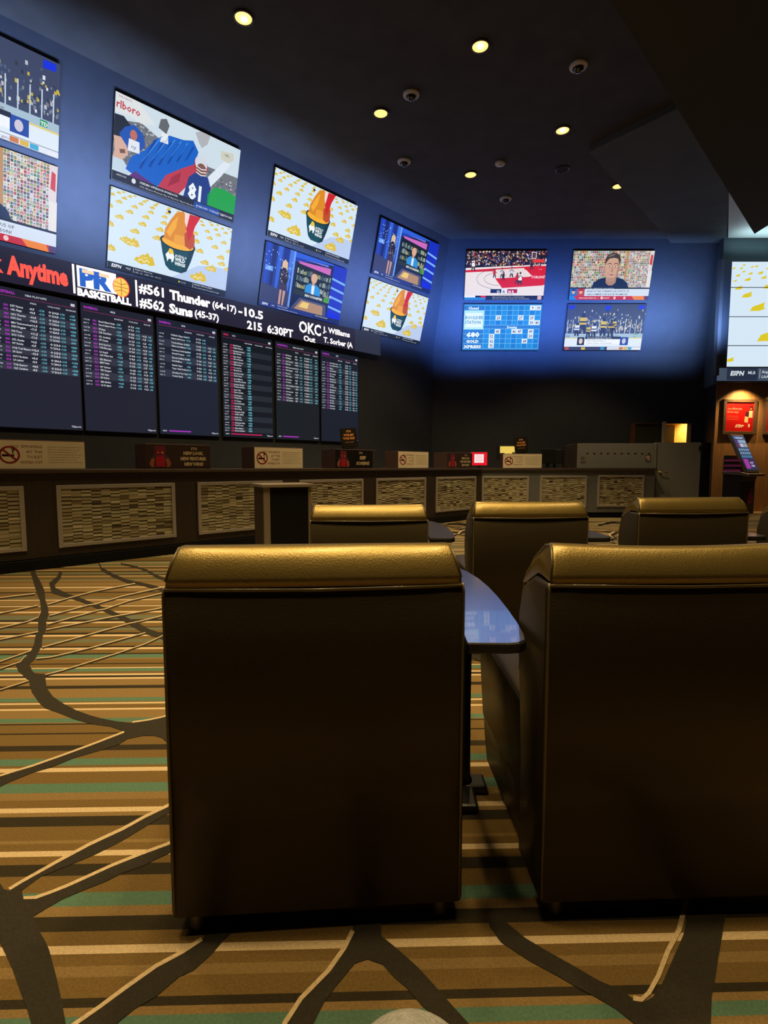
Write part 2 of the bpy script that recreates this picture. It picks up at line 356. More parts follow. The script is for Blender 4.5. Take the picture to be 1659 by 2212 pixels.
    p.rect(0, .72, 16, 2.05, (214, 224, 238), 10)
    p.rect(0, .72, 1.5, 2.1, (40, 110, 200), 11); p.rect(1.5, .72, 3.0, 2.1, (190, 60, 66), 11)
    p.ell(.75, 1.5, .35, .42, (214, 170, 146), 12, 12); p.ell(2.25, 1.5, .35, .42, (222, 178, 150), 12, 12)
    p.rect(.4, 1.65, 1.1, 2.0, (30, 50, 110), 13); p.rect(1.9, 1.65, 2.6, 2.0, (170, 24, 34), 13)
    p.text('WHAT IS THE CURRENT JOB STATUS OF', 3.4, 1.45, .47, (70, 78, 100), 12, bold=.015)
    p.text('CARLOS MENDOZA & ROB THOMSON?', 3.4, .88, .47, (70, 78, 100), 12, bold=.015)
    p.rect(0, 0, 16, .72, (196, 34, 44), 10)
    p.poly([(0, 0), (1.6, 0), (.8, .72), (0, .72)], (30, 130, 230), 11)
    p.poly([(13.2, 0), (15.3, 0), (15, .72), (12.6, .72)], (238, 130, 34), 11); p.rect(15.3, 0, 16, .72, (80, 60, 110), 11)
    p.text('REGULAR SEASON   |   TONIGHT', 2.0, .2, .42, (250, 230, 230), 12); 
    for x in (6.6, 9.2, 11.2): p.ell(x, .36, .25, .27, (240, 200, 200), 12, 10)
def scene_hockey(p):
    p.rect(0, 0, 16, 9, (60, 68, 96), 0)
    for k in range(560):
        x = rnd(0, 15.9); y = rnd(3.6, 7.8); f = max(.12, 1-(y-3.6)/4.2)
        if random.random() > f: continue
        s = rnd(.12, .26)
        p.rect(x, y, x+s, y+s*1.6, random.choice([(190, 190, 200), (120, 126, 140), (200, 176, 60), (80, 96, 130), (220, 224, 230), (46, 52, 70)]), 1+k % 3)
    for x, y in ((.8, 8.3), (8.2, 8.2), (15, 8.3)): p.poly([(x-.6, y-.3), (x+.6, y-.2), (x+.6, y+.5), (x-.6, y+.45)], (16, 46, 220), 4)
    p.rect(7.9, 7.3, 8.4, 8.0, (24, 50, 160), 4)
    for k in range(15): p.rect(.25+k*1.08, 3.3, .37+k*1.08, 6.0, (196, 210, 226), 5)
    p.rect(0, 2.5, 16, 3.3, (166, 190, 206), 6); p.rect(0, 2.3, 16, 2.5, (222, 206, 120), 7)
    p.text('CO', .1, 2.55, .6, (50, 90, 170), 7, bold=.03); p.text('PREMIER LEAGUE', 7.6, 2.65, .45, (80, 90, 104), 7)
    p.rect(14.2, 2.6, 14.9, 3.2, (30, 150, 90), 7); p.text('TD', 14.25, 2.68, .5, (240, 250, 244), 8, bold=.03)
    p.rect(0, .7, 16, 2.3, (224, 234, 244), 6)
    def player(x, y, s, body, stripe):
        p.ell(x, y+1.9*s, .28*s, .3*s, (40, 40, 46), 8, 10); p.poly([(x-.5*s, y+.7*s), (x-.45*s, y+1.6*s), (x+.45*s, y+1.6*s), (x+.5*s, y+.7*s)], body, 8)
        p.rect(x-.5*s, y+.95*s, x+.5*s, y+1.15*s, stripe, 9)
        p.poly([(x-.45*s, -.5*s+y), (x-.35*s, y+.7*s), (x+.35*s, y+.7*s), (x+.5*s, y-.5*s), (x+.15*s, y-.5*s), (x, y+.3*s), (x-.15*s, y-.5*s)], (34, 34, 40), 8)
        p.line([(x+.4*s, y+1.2*s), (x+.9*s, y+.7*s), (x+1.1*s, y-.4*s)], .06, (180, 170, 150), 9)
    Y = (214, 184, 40); K = (34, 34, 40); Wt = (226, 232, 238)
    player(3.4, 4.0, 1.5, Y, K); player(2.3, 3.3, 1, Wt, (60, 90, 150)); player(4.7, 3.0, .95, Y, K); player(5.8, 3.0, 1.1, Wt, K); player(7.7, 3.5, 1.35, Y, K)
    player(9.3, 3.2, 1.3, K, Y); player(9.9, 4.2, .9, Y, K)
    p.rect(2.7, 1.2, 13.0, 2.6, (240, 244, 250), 10); p.rect(4.2, 2.2, 11.6, 2.7, (24, 28, 44), 11)
    p.rect(2.6, 1.0, 4.1, 2.6, (30, 34, 44), 11); p.rect(11.5, 1.0, 13.2, 2.6, (30, 70, 160), 11)
    p.ell(3.35, 1.8, .4, .55, (230, 200, 180), 12, 14); p.ell(12.3, 1.8, .4, .55, (206, 200, 214), 12, 14)
    p.text('NHL IRON PRESENTED BY SEATTLE', 4.6, 2.3, .32, (240, 244, 248), 12); p.text('Martin Gelinas-Holland out', 4.6, 1.75, .36, (60, 66, 84), 12); p.text('2 goals (1 vs Devils), 1:20 on power play', 4.6, 1.3, .32, (60, 66, 84), 12)
    p.rect(0, 0, 16, .7, (58, 62, 92), 10)
    for x, c in ((.2, (190, 80, 50)), (3.6, (210, 180, 50)), (7.6, (50, 150, 200)), (11.5, (206, 120, 60)), (12.4, (220, 180, 60)), (13.3, (60, 170, 210))): p.rect(x, .1, x+.8, .6, c, 11)
    p.rect(9, .05, 16, .65, (226, 232, 242), 10.5); p.text('Upcoming game', 9.3, .2, .34, (60, 70, 110), 12)
    p.text('LIVE', 15.0, .15, .38, (240, 240, 250), 13, bold=.03)
def scene_football(p):
    p.rect(0, 0, 16, 9, (206, 222, 232), 0)
    p.poly([(0, 3), (0, 6.2), (3, 7.0), (6, 5.9), (10, 5.4), (16, 5.6), (16, 2), (0, 2)], (112, 116, 122), 1)
    for k in range(520):
        x = rnd(0, 15.8); y = rnd(2.4, 6.9)
        if y > 7.0-.2*abs(x-3) and x > 4: continue
        if y > 6.2+x*.25: continue
        s = rnd(.10, .24); c = random.choice([(180, 180, 184), (70, 74, 84), (150, 140, 140), (96, 100, 112), (206, 206, 206)])
        p.rect(x, y, x+s, y+s, c, 2+k % 2)
    p.poly([(0, 7.0), (0, 9), (2.6, 9), (4.6, 7.4), (3.0, 6.9), (1.6, 7.2)], (222, 226, 228), 4)
    p.text('rlboro', .1, 7.55, 1.1, (190, 60, 66), 5, bold=.02, sx=.95); p.text('THE MASTS', .3, 8.6, .3, (150, 90, 90), 5)
    p.poly([(0, 4.0), (0, 6.8), (1.0, 6.9), (1.9, 6.2), (2.1, 5.4), (1.2, 4.6)], (34, 40, 52), 6)
    p.poly([(0, 2.4), (.2, 3.2), (0, 4.6), (.8, 4.7), (1.5, 4.0), (1.7, 3.2), (1.1, 2.4)], (214, 172, 152), 8)
    p.poly([(.7, 3.4), (1.3, 3.6), (1.4, 3.2), (.8, 3.0)], (120, 84, 70), 9)
    p.poly([(0, 1.2), (0, 2.5), (1.1, 2.5), (2.0, 1.5), (1.8, 1.0)], (196, 214, 228), 7)
    # man with raised arms
    p.poly([(.6, 5.0), (1.2, 5.9), (2.2, 6.5), (3.2, 6.0), (3.6, 4.9), (3.2, 4.2), (1.4, 3.6)], (34, 84, 176), 7)
    p.ell(2.2, 5.4, .42, .55, (190, 110, 90), 8, 12); p.poly([(1.6, 3.6), (1.7, 4.9), (2.9, 4.9), (3.0, 3.7)], (226, 232, 240), 8)
    p.text('ny', 2.0, 4.0, .6, (60, 80, 150), 9)
    # flag sweeping across
    p.poly([(1.5, 1.6), (2.0, 3.0), (3.6, 4.4), (5.0, 6.2), (6.4, 7.0), (8.2, 7.2), (9.4, 7.6), (10.2, 6.6), (9.9, 5.2), (8.5, 3.4), (6.8, 2.0), (5.0, .8), (3.4, .9)], (22, 96, 196), 8)
    for k in range(6): p.poly([(3.0+k*1.1, 2.2+k*.55), (3.3+k*1.1, 2.2+k*.6), (4.9+k*.95, 6.0+k*.2), (4.6+k*.95, 5.9+k*.2)], (14, 68, 156), 9)
    for k in range(5): p.poly([(3.2+k*1.15, 2.9+k*.6), (3.5+k*1.15, 3.2+k*.6), (5.6+k*.8, 6.6+k*.12), (5.4+k*.8, 6.6+k*.12)], (58, 130, 220), 9)
    p.poly([(5.4, 1.0), (6.3, 2.6), (8.2, 4.0), (10.0, 5.2), (10.3, 4.6), (9.6, 3.0), (8.0, .9)], (188, 58, 74), 10)
    p.poly([(6.6, 1.4), (7.0, 2.6), (8.2, 3.6), (8.0, 2.4)], (158, 40, 58), 11)
    # stadium gloves and helmets at the top
    p.poly([(5.0, 7.3), (5.2, 8.3), (5.9, 8.6), (6.3, 8.0), (6.0, 7.0)], (100, 104, 108), 9); p.poly([(5.3, 5.9), (5.4, 7.0), (6.2, 7.0), (6.3, 6.0)], (230, 234, 236), 9)
    p.poly([(9.6, 8.6), (10.3, 9), (11.6, 9), (11.3, 7.9), (10.6, 7.2), (10.2, 7.6)], (176, 178, 182), 10)
    # player 81
    p.poly([(8.6, .6), (9.2, 3.4), (10.0, 4.2), (11.8, 4.2), (12.3, 3.2), (12.0, .6)], (34, 60, 130), 11)
    p.poly([(11.7, 4.2), (13.6, 6.6), (14.4, 7.2), (14.7, 6.7), (13.6, 5.0), (12.2, 3.2)], (222, 232, 242), 11)
    p.ell(10.7, 5.2, .95, 1.15, (170, 54, 60), 12, 18); p.ell(10.7, 5.5, .85, .9, (210, 216, 226), 13, 16); p.ell(10.8, 4.8, .65, .7, (130, 84, 70), 14, 14)
    for dy in (4.3, 4.65, 5.0): p.line([(10.1, dy), (10.8, dy-.2), (11.5, dy)], .1, (240, 244, 248), 15)
    p.text('81', 9.3, 1.0, 2.6, (236, 242, 248), 13, bold=.04, sx=.8)
    p.poly([(13.3, 7.0), (13.2, 7.9), (15.0, 8.2), (15.1, 7.4), (14.3, 6.8)], (206, 206, 190), 12); p.text('NFL', 13.8, 7.5, .4, (60, 60, 60), 13)
    p.poly([(12.0, .6), (11.9, 2.2), (12.8, 3.4), (14.2, 3.6), (16, 3.3), (16, 0), (12.0, 0)], (30, 160, 66), 11)
    p.rect(0, 0, 16, 1.0, (34, 36, 48), 16)
    p.poly([(1.9, 1.0), (2.6, 1.7), (5.0, 1.0)], (96, 40, 120), 15)
    p.text('ARIZONA', .5, .6, .26, (220, 224, 230), 17); p.ell(2.5, .6, .25, .28, (220, 224, 230), 17, 12)
    p.text('STEELERS OFFSEASON WORKOUTS', 3.2, .6, .3, (230, 232, 238), 17, bold=.02); p.text('OTA Offseason Workouts: May 18, May 20-21, May 26, May 28-29, June 1', 3.2, .2, .26, (214, 218, 226), 17)
    p.rect(10.2, .1, 13.8, .9, (30, 74, 160), 17); p.text('BURROWS  TONIGHT 7pm', 10.5, .35, .34, (230, 236, 246), 18); p.text('NETWORK', 14.0, .35, .36, (230, 236, 246), 18)
def scene_ball(p):
    p.rect(0, 0, 16, 9, (236, 226, 226), 0)
    p.poly([(0, 5.9), (16, 6.6), (16, 9), (0, 9)], (34, 26, 42), 1)
    for k in range(620):
        x = rnd(0, 15.8); y = rnd(6.2, 8.9)
        s = rnd(.1, .24)
        p.rect(x, y, x+s, y+s*1.3, random.choice([(200, 190, 196), (60, 56, 76), (180, 40, 50), (210, 160, 60), (90, 110, 170), (220, 220, 226), (20, 18, 28), (150, 96, 80), (24, 22, 34), (40, 30, 46)]), 2+k % 3)
    p.poly([(0, 5.5), (14, 6.3), (16, 6.3), (16, 2.8), (15.3, 2.8), (15.2, 5.7), (0, 5.1)], (214, 26, 40), 5)
    p.poly([(11.8, 5.8), (15.8, 5.6), (15.7, 2.7), (7.5, 2.2), (6.0, 4.0), (11.6, 4.4), (13.4, 4.4)], (214, 26, 40), 5)
    p.poly([(6.0, 4.0), (12.9, 4.3), (11.6, 5.9), (6.0, 5.6)], (232, 218, 216), 6)
    for rx, ry in ((4.6, 1.9), (3.1, 1.2)):
        pts = [(6.9-rx*math.cos(t*PI/16)*.98, 3.9-.15+ry*math.sin(t*PI/16-PI/2)*1.0) for t in range(0, 9)]
        arc = [(6.9+rx*math.cos(math.radians(a)), 3.9+ry*math.sin(math.radians(a))) for a in range(100, 271, 12)]
        p.line(arc, .06, (70, 60, 66), 7)
    p.text('TORONTO', 13.3, 4.0, .7, (246, 220, 220), 7, bold=.03, shear=-.5)
    def pl(x, y, c, s=1):
        p.ell(x, y+1.55*s, .15*s, .18*s, (96, 64, 50), 10, 8); p.poly([(x-.25*s, y+.6*s), (x-.22*s, y+1.4*s), (x+.22*s, y+1.4*s), (x+.25*s, y+.6*s)], c, 10)
        p.poly([(x-.3*s, y), (x-.2*s, y+.7*s), (x+.2*s, y+.7*s), (x+.35*s, y), (x+.15*s, y), (x, y+.5*s), (x-.15*s, y)], (60, 46, 60), 9)
        p.line([(x-.4*s, y+1.0*s), (x, y+1.25*s), (x+.45*s, y+.9*s)], .1*s, (110, 76, 62), 11)
    R_ = (206, 30, 44); G = (206, 206, 226); Wt = (244, 244, 248)
    pl(5.8, 4.1, R_); pl(7.3, 4.1, G, 1.1); pl(7.6, 3.6, (40, 36, 54)); pl(9.2, 4.2, G, 1.15); pl(10.4, 3.0, R_, 1.2); pl(11.0, 2.8, Wt, 1.4); pl(1.5, 5.4, Wt, 1.3); pl(13.1, 5.6, (40, 40, 60), 1.1)
    p.rect(13.0, 7.6, 13.9, 8.8, (226, 226, 236), 8); p.rect(13.1, 7.7, 13.8, 8.7, (90, 60, 80), 9); p.rect(13.2, 6.9, 15.6, 7.5, (226, 60, 50), 8)
    p.rect(5.1, 1.2, 10.8, 2.1, (230, 232, 240), 8); p.rect(5.2, 1.28, 7.4, 2.02, (20, 30, 80), 9); p.rect(8.6, 1.28, 10.6, 2.02, (176, 20, 60), 9)
    p.text('52', 6.5, 1.35, .6, (240, 240, 240), 10, bold=.03); p.text('A', 7.7, 1.35, .6, (20, 60, 150), 10, bold=.05); p.text('86 R', 8.8, 1.35, .6, (240, 240, 240), 10, bold=.03)
    p.text('NBA GAME IN PROGRESS', 7.0, .95, .25, (60, 60, 80), 10)
    p.rect(0, 0, 16, .8, (22, 24, 48), 11); p.rect(0, 0, 4.3, .45, (30, 130, 210), 12); p.rect(3.3, .4, 4.3, .8, (210, 40, 60), 13); p.rect(0, .45, 2.2, .8, (236, 238, 244), 12)
    p.text('Clippers guard has made more than one hundred and thirty', 5.6, .45, .27, (236, 238, 246), 12); p.text('Other is the next and shooting percentage in games, finish this friday night', 5.6, .12, .25, (220, 224, 236), 12)
    p.rect(14.8, .05, 15.6, .75, (220, 180, 190), 12)
def scene_keno(p):
    p.rect(0, 0, 16, 9, (36, 116, 190), 0)
    B = (24, 138, 212); L = (120, 196, 240)
    cols = 10; x0, x1 = 4.3, 15.75; cw = (x1-x0)/cols
    rows = [8.75, 7.8, 6.85, 5.9, 4.95, 4.2, 3.25, 2.3, 1.35, .35]
    for x in [x0+k*cw for k in range(cols+1)]:
        p.rect(x-.04, 4.95, x+.04, 8.75, L, 2); p.rect(x-.04, .35, x+.04, 4.2, L, 2)
    for y in rows: p.rect(.2, y-.04, x1, y+.04, L, 3)
    for k in range(cols):
        for a, b in ((8.75, 7.8), (7.8, 6.85), (6.85, 5.9), (5.9, 4.95), (4.2, 3.25), (3.25, 2.3), (2.3, 1.35), (1.35, .35)):
            p.rect(x0+k*cw+.05, b+.05, x0+(k+1)*cw-.05, a-.05, (18, 122, 200) if (k+int(a*2)) % 2 else B, 1)
    nums = {9: (8, 0), 10: (9, 0), 23: (2, 2), 27: (6, 2), 29: (8, 2), 39: (8, 3), 40: (9, 3), 43: (2, 4), 46: (5, 4), 47: (6, 4), 49: (8, 4), 52: (1, 5), 59: (8, 5), 62: (1, 6), 68: (7, 6), 72: (1, 7)}
    tops = [8.75, 7.8, 6.85, 5.9, 4.2, 3.25, 2.3, 1.35]
    for n, (c, r) in nums.items():
        x = x0+c*cw; y = tops[r]
        p.rect(x+.04, y-.93, x+cw-.04, y-.03, (236, 240, 246), 4)
        p.text(str(n), x+cw/2, y-.77, .8, (60, 66, 96), 5, bold=.03, align='c', sx=.88)
    p.text('Closed', .9, 7.95, .75, (240, 248, 255), 5, bold=.04)
    p.rect(.15, 4.1, 4.2, 7.75, (180, 232, 240), 4); p.rect(.5, 4.5, 3.9, 7.3, (226, 244, 246), 4.5)
    p.text('BOULDER', .35, 6.1, .85, (30, 130, 170), 6, bold=.02, fit=3.7); p.text('STATION', .35, 5.2, .85, (30, 130, 170), 6, bold=.02, fit=3.2)
    p.text('Drawing', 10.1, 4.33, .6, (230, 246, 255), 5, bold=.04, align='c')
    p.text('680', .8, 2.65, 1.25, (240, 248, 255), 5, bold=.05, fit=2.7); p.text('GOLD', .8, 1.5, .75, (240, 248, 255), 5, bold=.05, fit=2.6); p.text('XPRESS', .35, .45, .75, (240, 248, 255), 5, bold=.05, fit=3.6)
# ------------------------------------------------------------ the setting
SY, CY = math.sin(math.radians(45.8)), math.cos(math.radians(45.8))
def LW(s, d): return (CY*s-SY*d, SY*s+CY*d)            # a point along the long left wall, d metres from the seats
LRZ = math.radians(45.8)
sC, cC = math.sin(math.radians(44.7)), math.cos(math.radians(44.7))
def LC(s, d=6.64): return (cC*s-sC*d, sC*s+cC*d)       # a point along the betting counter
CRZ = math.radians(44.7)
M_wall = mat('wall_paint', (.034, .040, .056), .75, noise=.08, nscale=6)
M_ceil = mat('ceiling_paint', (.05, .05, .05), .85, noise=.15, nscale=3, bump=.25, bscale=150)
M_ceil2 = mat('grey_ceiling_paint', (.075, .085, .088), .85, noise=.1, nscale=3)
def carpet_mat(name, col):
    m = mat(name, col, .95, noise=.16, nscale=160, bump=.5, bscale=420, spec=.15)
    return m
CARPET = {'b': (.185, .115, .040), 'o': (.26, .168, .070), 'd': (.038, .030, .018), 'c': (.66, .50, .32), 't': (.105, .20, .145), 'g': (.16, .165, .11), 'k': (.040, .034, .026)}
cm = {k: carpet_mat('carpet_'+n, CARPET[k]) for k, n in dict(b='brown', o='tan', d='dark_brown', c='cream', t='teal', g='grey_green', k='charcoal').items()}
order = list('bodctgk'); cmats = [cm[k] for k in order]
STR = [(0.966, 't'), (0.996, 't'), (1.014, 'o'), (1.034, 'd'), (1.08, 'b'), (1.106, 'o'), (1.136, 'b'), (1.158, 'c'), (1.196, 'b'), (1.239, 'd'), (1.27, 'o'), (1.314, 't'), (1.372, 'b'), (1.415, 'd'), (1.446, 'b'), (1.468, 'c'), (1.498, 'b'), (1.512, 'o'), (1.574, 'b'), (1.621, 'd'), (1.641, 'o'), (1.665, 'c'), (1.706, 'b'), (1.746, 'o'), (1.8, 't'), (1.871, 'b'), (1.897, 'c'), (1.914, 'b'), (1.96, 't'), (2.017, 'b'), (2.058, 'd'), (2.147, 'b'), (2.159, 'd'), (2.23, 'b'), (2.242, 'd'), (2.251, 'o'), (2.289, 't'), (2.368, 'o'), (2.386, 'c'), (2.429, 'b'), (2.447, 'c'), (2.459, 'b'), (2.499, 't'), (2.606, 'o'), (2.644, 'd'), (2.725, 'o'), (2.748, 'c'), (2.775, 'd'), (2.799, 'c'), (2.83, 'b'), (2.876, 't'), (2.89, 'c'), (2.93, 'b'), (2.937, 'b'), (2.951, 'd'), (2.953, 'd'), (3.015, 'b'), (3.035, 'o'), (3.095, 't'), (3.118, 'd'), (3.182, 'b'), (3.217, 'c'), (3.246, 'd'), (3.31, 'b'), (3.38, 'g'), (3.437, 'b'), (3.474, 'c'), (3.518, 'd'), (3.568, 'b'), (3.625, 'g'), (3.644, 'd'), (3.735, 'b'), (3.774, 'c'), (3.826, 'd'), (3.935, 'g'), (4.006, 'b'), (4.05, 'c'), (4.188, 'b'), (4.22, 'c'), (4.236, 'd'), (4.386, 'o'), (4.418, 'c'), (4.446, 'b'), (4.489, 'g'), (4.654, 'b'), (4.693, 'd'), (4.848, 'o'), (4.895, 'c'), (4.943, 'b'), (5.068, 'o'), (5.124, 'b'), (5.195, 'o')]
DARK = [[(-1.101,1.339),(-1.019,1.327),(-0.992,1.304),(-0.975,1.300),(-0.954,1.315),(-0.921,1.274),(-0.863,1.221),(-0.818,1.178),(-0.789,1.153),(-0.765,1.130),(-0.731,1.091),(-0.697,1.051),(-0.669,1.017),(-0.630,0.967),(-0.581,0.895),(-0.644,0.895),(-0.698,0.967),(-0.725,0.995),(-0.766,1.034),(-0.815,1.082),(-0.851,1.114),(-0.891,1.149),(-0.990,1.194)],
[(-0.975,1.300),(-0.959,1.326),(-0.911,1.394),(-0.857,1.464),(-0.793,1.532),(-0.750,1.587),(-0.704,1.637),(-0.650,1.701),(-0.633,1.652),(-0.691,1.605),(-0.725,1.557),(-0.771,1.487),(-0.822,1.429),(-0.863,1.395),(-0.924,1.347),(-0.942,1.301)],
[(-0.922,1.271),(-0.888,1.273),(-0.861,1.289),(-0.831,1.312),(-0.791,1.345),(-0.750,1.382),(-0.693,1.424),(-0.630,1.466),(-0.571,1.519),(-0.558,1.484),(-0.614,1.433),(-0.644,1.408),(-0.661,1.388),(-0.709,1.360),(-0.739,1.331),(-0.782,1.301),(-0.820,1.272),(-0.842,1.244),(-0.861,1.218)],
[(-0.614,0.952),(-0.608,0.964),(-0.577,0.997),(-0.545,1.037),(-0.501,1.085),(-0.456,1.120),(-0.423,1.158),(-0.418,1.181),(-0.358,1.181),(-0.361,1.174),(-0.374,1.153),(-0.390,1.118),(-0.417,1.079),(-0.443,1.064),(-0.474,1.022),(-0.508,0.995),(-0.529,0.967),(-0.537,0.952)],
[(-0.191,0.952),(-0.191,0.967),(-0.167,1.015),(-0.117,1.073),(-0.086,1.129),(-0.074,1.171),(-0.073,1.207),(-0.008,1.207),(-0.006,1.165),(0.034,1.128),(0.077,1.084),(0.105,1.048),(0.137,1.006),(0.168,0.967),(0.178,0.952),(0.127,0.952),(0.120,0.967),(0.102,0.981),(0.078,1.002),(0.048,1.040),(0.021,1.064),(-0.003,1.093),(-0.038,1.106),(-0.065,1.095),(-0.104,1.040),(-0.123,1.010),(-0.140,0.967),(-0.146,0.952)],
[(0.254,1.190),(0.252,1.227),(0.284,1.227),(0.289,1.211),(0.331,1.159),(0.366,1.130),(0.421,1.088),(0.459,1.057),(0.501,1.033),(0.517,1.016),(0.529,1.001),(0.495,0.967),(0.470,0.997),(0.440,1.020),(0.408,1.041),(0.376,1.066),(0.325,1.101),(0.271,1.149)],
[(0.824,1.339),(0.761,1.245),(0.706,1.169),(0.642,1.101),(0.593,1.049),(0.559,1.020),(0.533,1.009),(0.512,1.012),(0.471,0.996),(0.495,0.967),(0.465,0.903),(0.608,0.903),(0.647,0.967),(0.681,1.020),(0.714,1.061),(0.748,1.106),(0.802,1.175),(0.856,1.245),(0.929,1.339)],
[(-2.008,2.933),(-1.938,2.836),(-1.862,2.764),(-1.798,2.751),(-1.750,2.677),(-1.679,2.573),(-1.586,2.474),(-1.492,2.399),(-1.392,2.330),(-1.302,2.281),(-1.236,2.252),(-1.157,2.225),(-1.083,2.212),(-1.021,2.229),(-0.977,2.259),(-0.866,2.354),(-0.689,2.064),(-0.750,1.928),(-0.902,2.083),(-0.940,2.101),(-0.987,2.101),(-1.039,2.075),(-1.052,2.032),(-1.116,1.977),(-1.173,1.934),(-1.216,1.875),(-1.267,1.835),(-1.307,1.782),(-1.372,1.652),(-1.426,1.721),(-1.363,1.807),(-1.331,1.842),(-1.292,1.873),(-1.222,1.948),(-1.147,2.035),(-1.076,2.124),(-1.087,2.140),(-1.162,2.179),(-1.250,2.200),(-1.354,2.246),(-1.453,2.303),(-1.543,2.349),(-1.608,2.406),(-1.720,2.524),(-1.830,2.665),(-1.965,2.790),(-2.081,2.933)],
[(-4.424,6.559),(-3.628,5.412),(-3.285,4.935),(-3.014,4.560),(-2.807,4.281),(-2.579,3.936),(-2.499,3.777),(-2.323,3.505),(-2.270,3.396),(-2.173,3.233),(-2.110,3.108),(-2.067,2.999),(-2.047,2.884),(-1.956,2.777),(-1.920,2.810),(-1.917,2.823),(-1.979,2.891),(-1.995,2.970),(-2.051,3.084),(-2.104,3.199),(-2.223,3.396),(-2.284,3.529),(-2.404,3.719),(-2.491,3.886),(-2.617,4.081),(-2.804,4.342),(-3.021,4.673),(-3.274,5.016),(-3.575,5.412),(-4.366,6.559)],
[(-3.413,5.539),(-3.285,5.289),(-3.174,4.983),(-2.896,4.575),(-2.673,4.416),(-2.485,4.284),(-2.298,4.126),(-2.093,3.947),(-1.900,3.772),(-1.728,3.591),(-1.561,3.426),(-1.465,3.362),(-1.214,3.160),(-1.237,3.255),(-1.498,3.471),(-1.597,3.545),(-1.766,3.716),(-1.937,3.879),(-2.136,4.055),(-2.344,4.232),(-2.540,4.400),(-2.744,4.555),(-2.983,4.774),(-3.063,4.889),(-3.179,5.169),(-3.344,5.478)],
[(-3.408,6.293),(-3.105,5.792),(-2.802,5.436),(-2.513,5.141),(-2.338,5.026),(-2.128,4.876),(-1.705,4.501),(-1.658,4.373),(-2.064,4.726),(-2.274,4.886),(-2.433,4.975),(-2.709,5.251),(-2.995,5.583),(-3.277,6.047)],
[(-3.017,6.047),(-2.721,5.820),(-2.542,5.647),(-2.309,5.353),(-1.997,5.046),(-1.942,4.906),(-2.242,5.195),(-2.487,5.521),(-2.672,5.712),(-2.960,5.931)],
[(-2.684,4.181),(-2.635,4.407),(-2.562,4.623),(-2.342,4.949),(-2.317,4.894),(-2.536,4.575),(-2.609,4.363),(-2.659,4.142)],
[(-2.471,3.863),(-2.347,4.167),(-2.307,4.196),(-2.215,4.472),(-2.062,4.721),(-1.947,4.919),(-1.926,4.865),(-2.040,4.671),(-2.193,4.426),(-2.286,4.156),(-2.325,4.128),(-2.449,3.829)],
[(-2.348,3.644),(-2.186,4.016),(-2.154,4.043),(-2.090,4.299),(-1.951,4.528),(-1.846,4.767),(-1.827,4.716),(-1.931,4.481),(-2.070,4.257),(-2.134,4.006),(-2.167,3.980),(-2.328,3.613)],
[(-2.279,3.521),(-1.980,3.844),(-1.932,3.888),(-1.752,4.056),(-1.640,4.225),(-1.625,4.184),(-1.736,4.019),(-1.915,3.854),(-1.963,3.810),(-2.261,3.492)],
[(-2.082,3.171),(-2.021,3.270),(-1.788,3.666),(-1.744,3.710),(-1.657,3.831),(-1.561,4.016),(-1.547,3.980),(-1.642,3.797),(-1.729,3.679),(-1.774,3.635),(-2.007,3.245),(-2.067,3.148)],
[(-1.995,2.979),(-1.921,3.003),(-1.773,3.171),(-1.582,3.457),(-1.569,3.429),(-1.760,3.148),(-1.908,2.982),(-1.982,2.958)],
[(-1.791,2.740),(-1.738,2.798),(-1.583,3.046),(-1.485,3.226),(-1.454,3.337),(-1.395,3.579),(-1.384,3.550),(-1.443,3.312),(-1.474,3.202),(-1.573,3.025),(-1.727,2.780),(-1.780,2.723)],
[(-2.907,3.688),(-2.881,3.926),(-2.741,4.153),(-2.716,4.114),(-2.856,3.891),(-2.883,3.657)],
[(-2.677,3.389),(-2.618,3.558),(-2.532,3.714),(-2.523,3.815),(-2.613,3.990),(-2.590,3.954),(-2.502,3.782),(-2.511,3.682),(-2.597,3.529),(-2.657,3.362)],
[(-2.513,3.175),(-2.444,3.316),(-2.305,3.476),(-2.287,3.449),(-2.426,3.291),(-2.495,3.152)],
[(-2.233,2.811),(-2.167,2.930),(-2.111,3.109),(-2.096,3.087),(-2.153,2.910),(-2.218,2.793)],
[(-2.150,2.703),(-2.092,2.824),(-2.049,2.928),(-2.089,3.031),(-2.075,3.010),(-2.036,2.908),(-2.078,2.806),(-2.136,2.686)],
[(-1.934,2.422),(-1.894,2.548),(-1.827,2.661),(-1.816,2.644),(-1.883,2.533),(-1.923,2.408)],
[(-3.221,4.399),(-3.021,4.546),(-2.991,4.499),(-3.189,4.355)]]
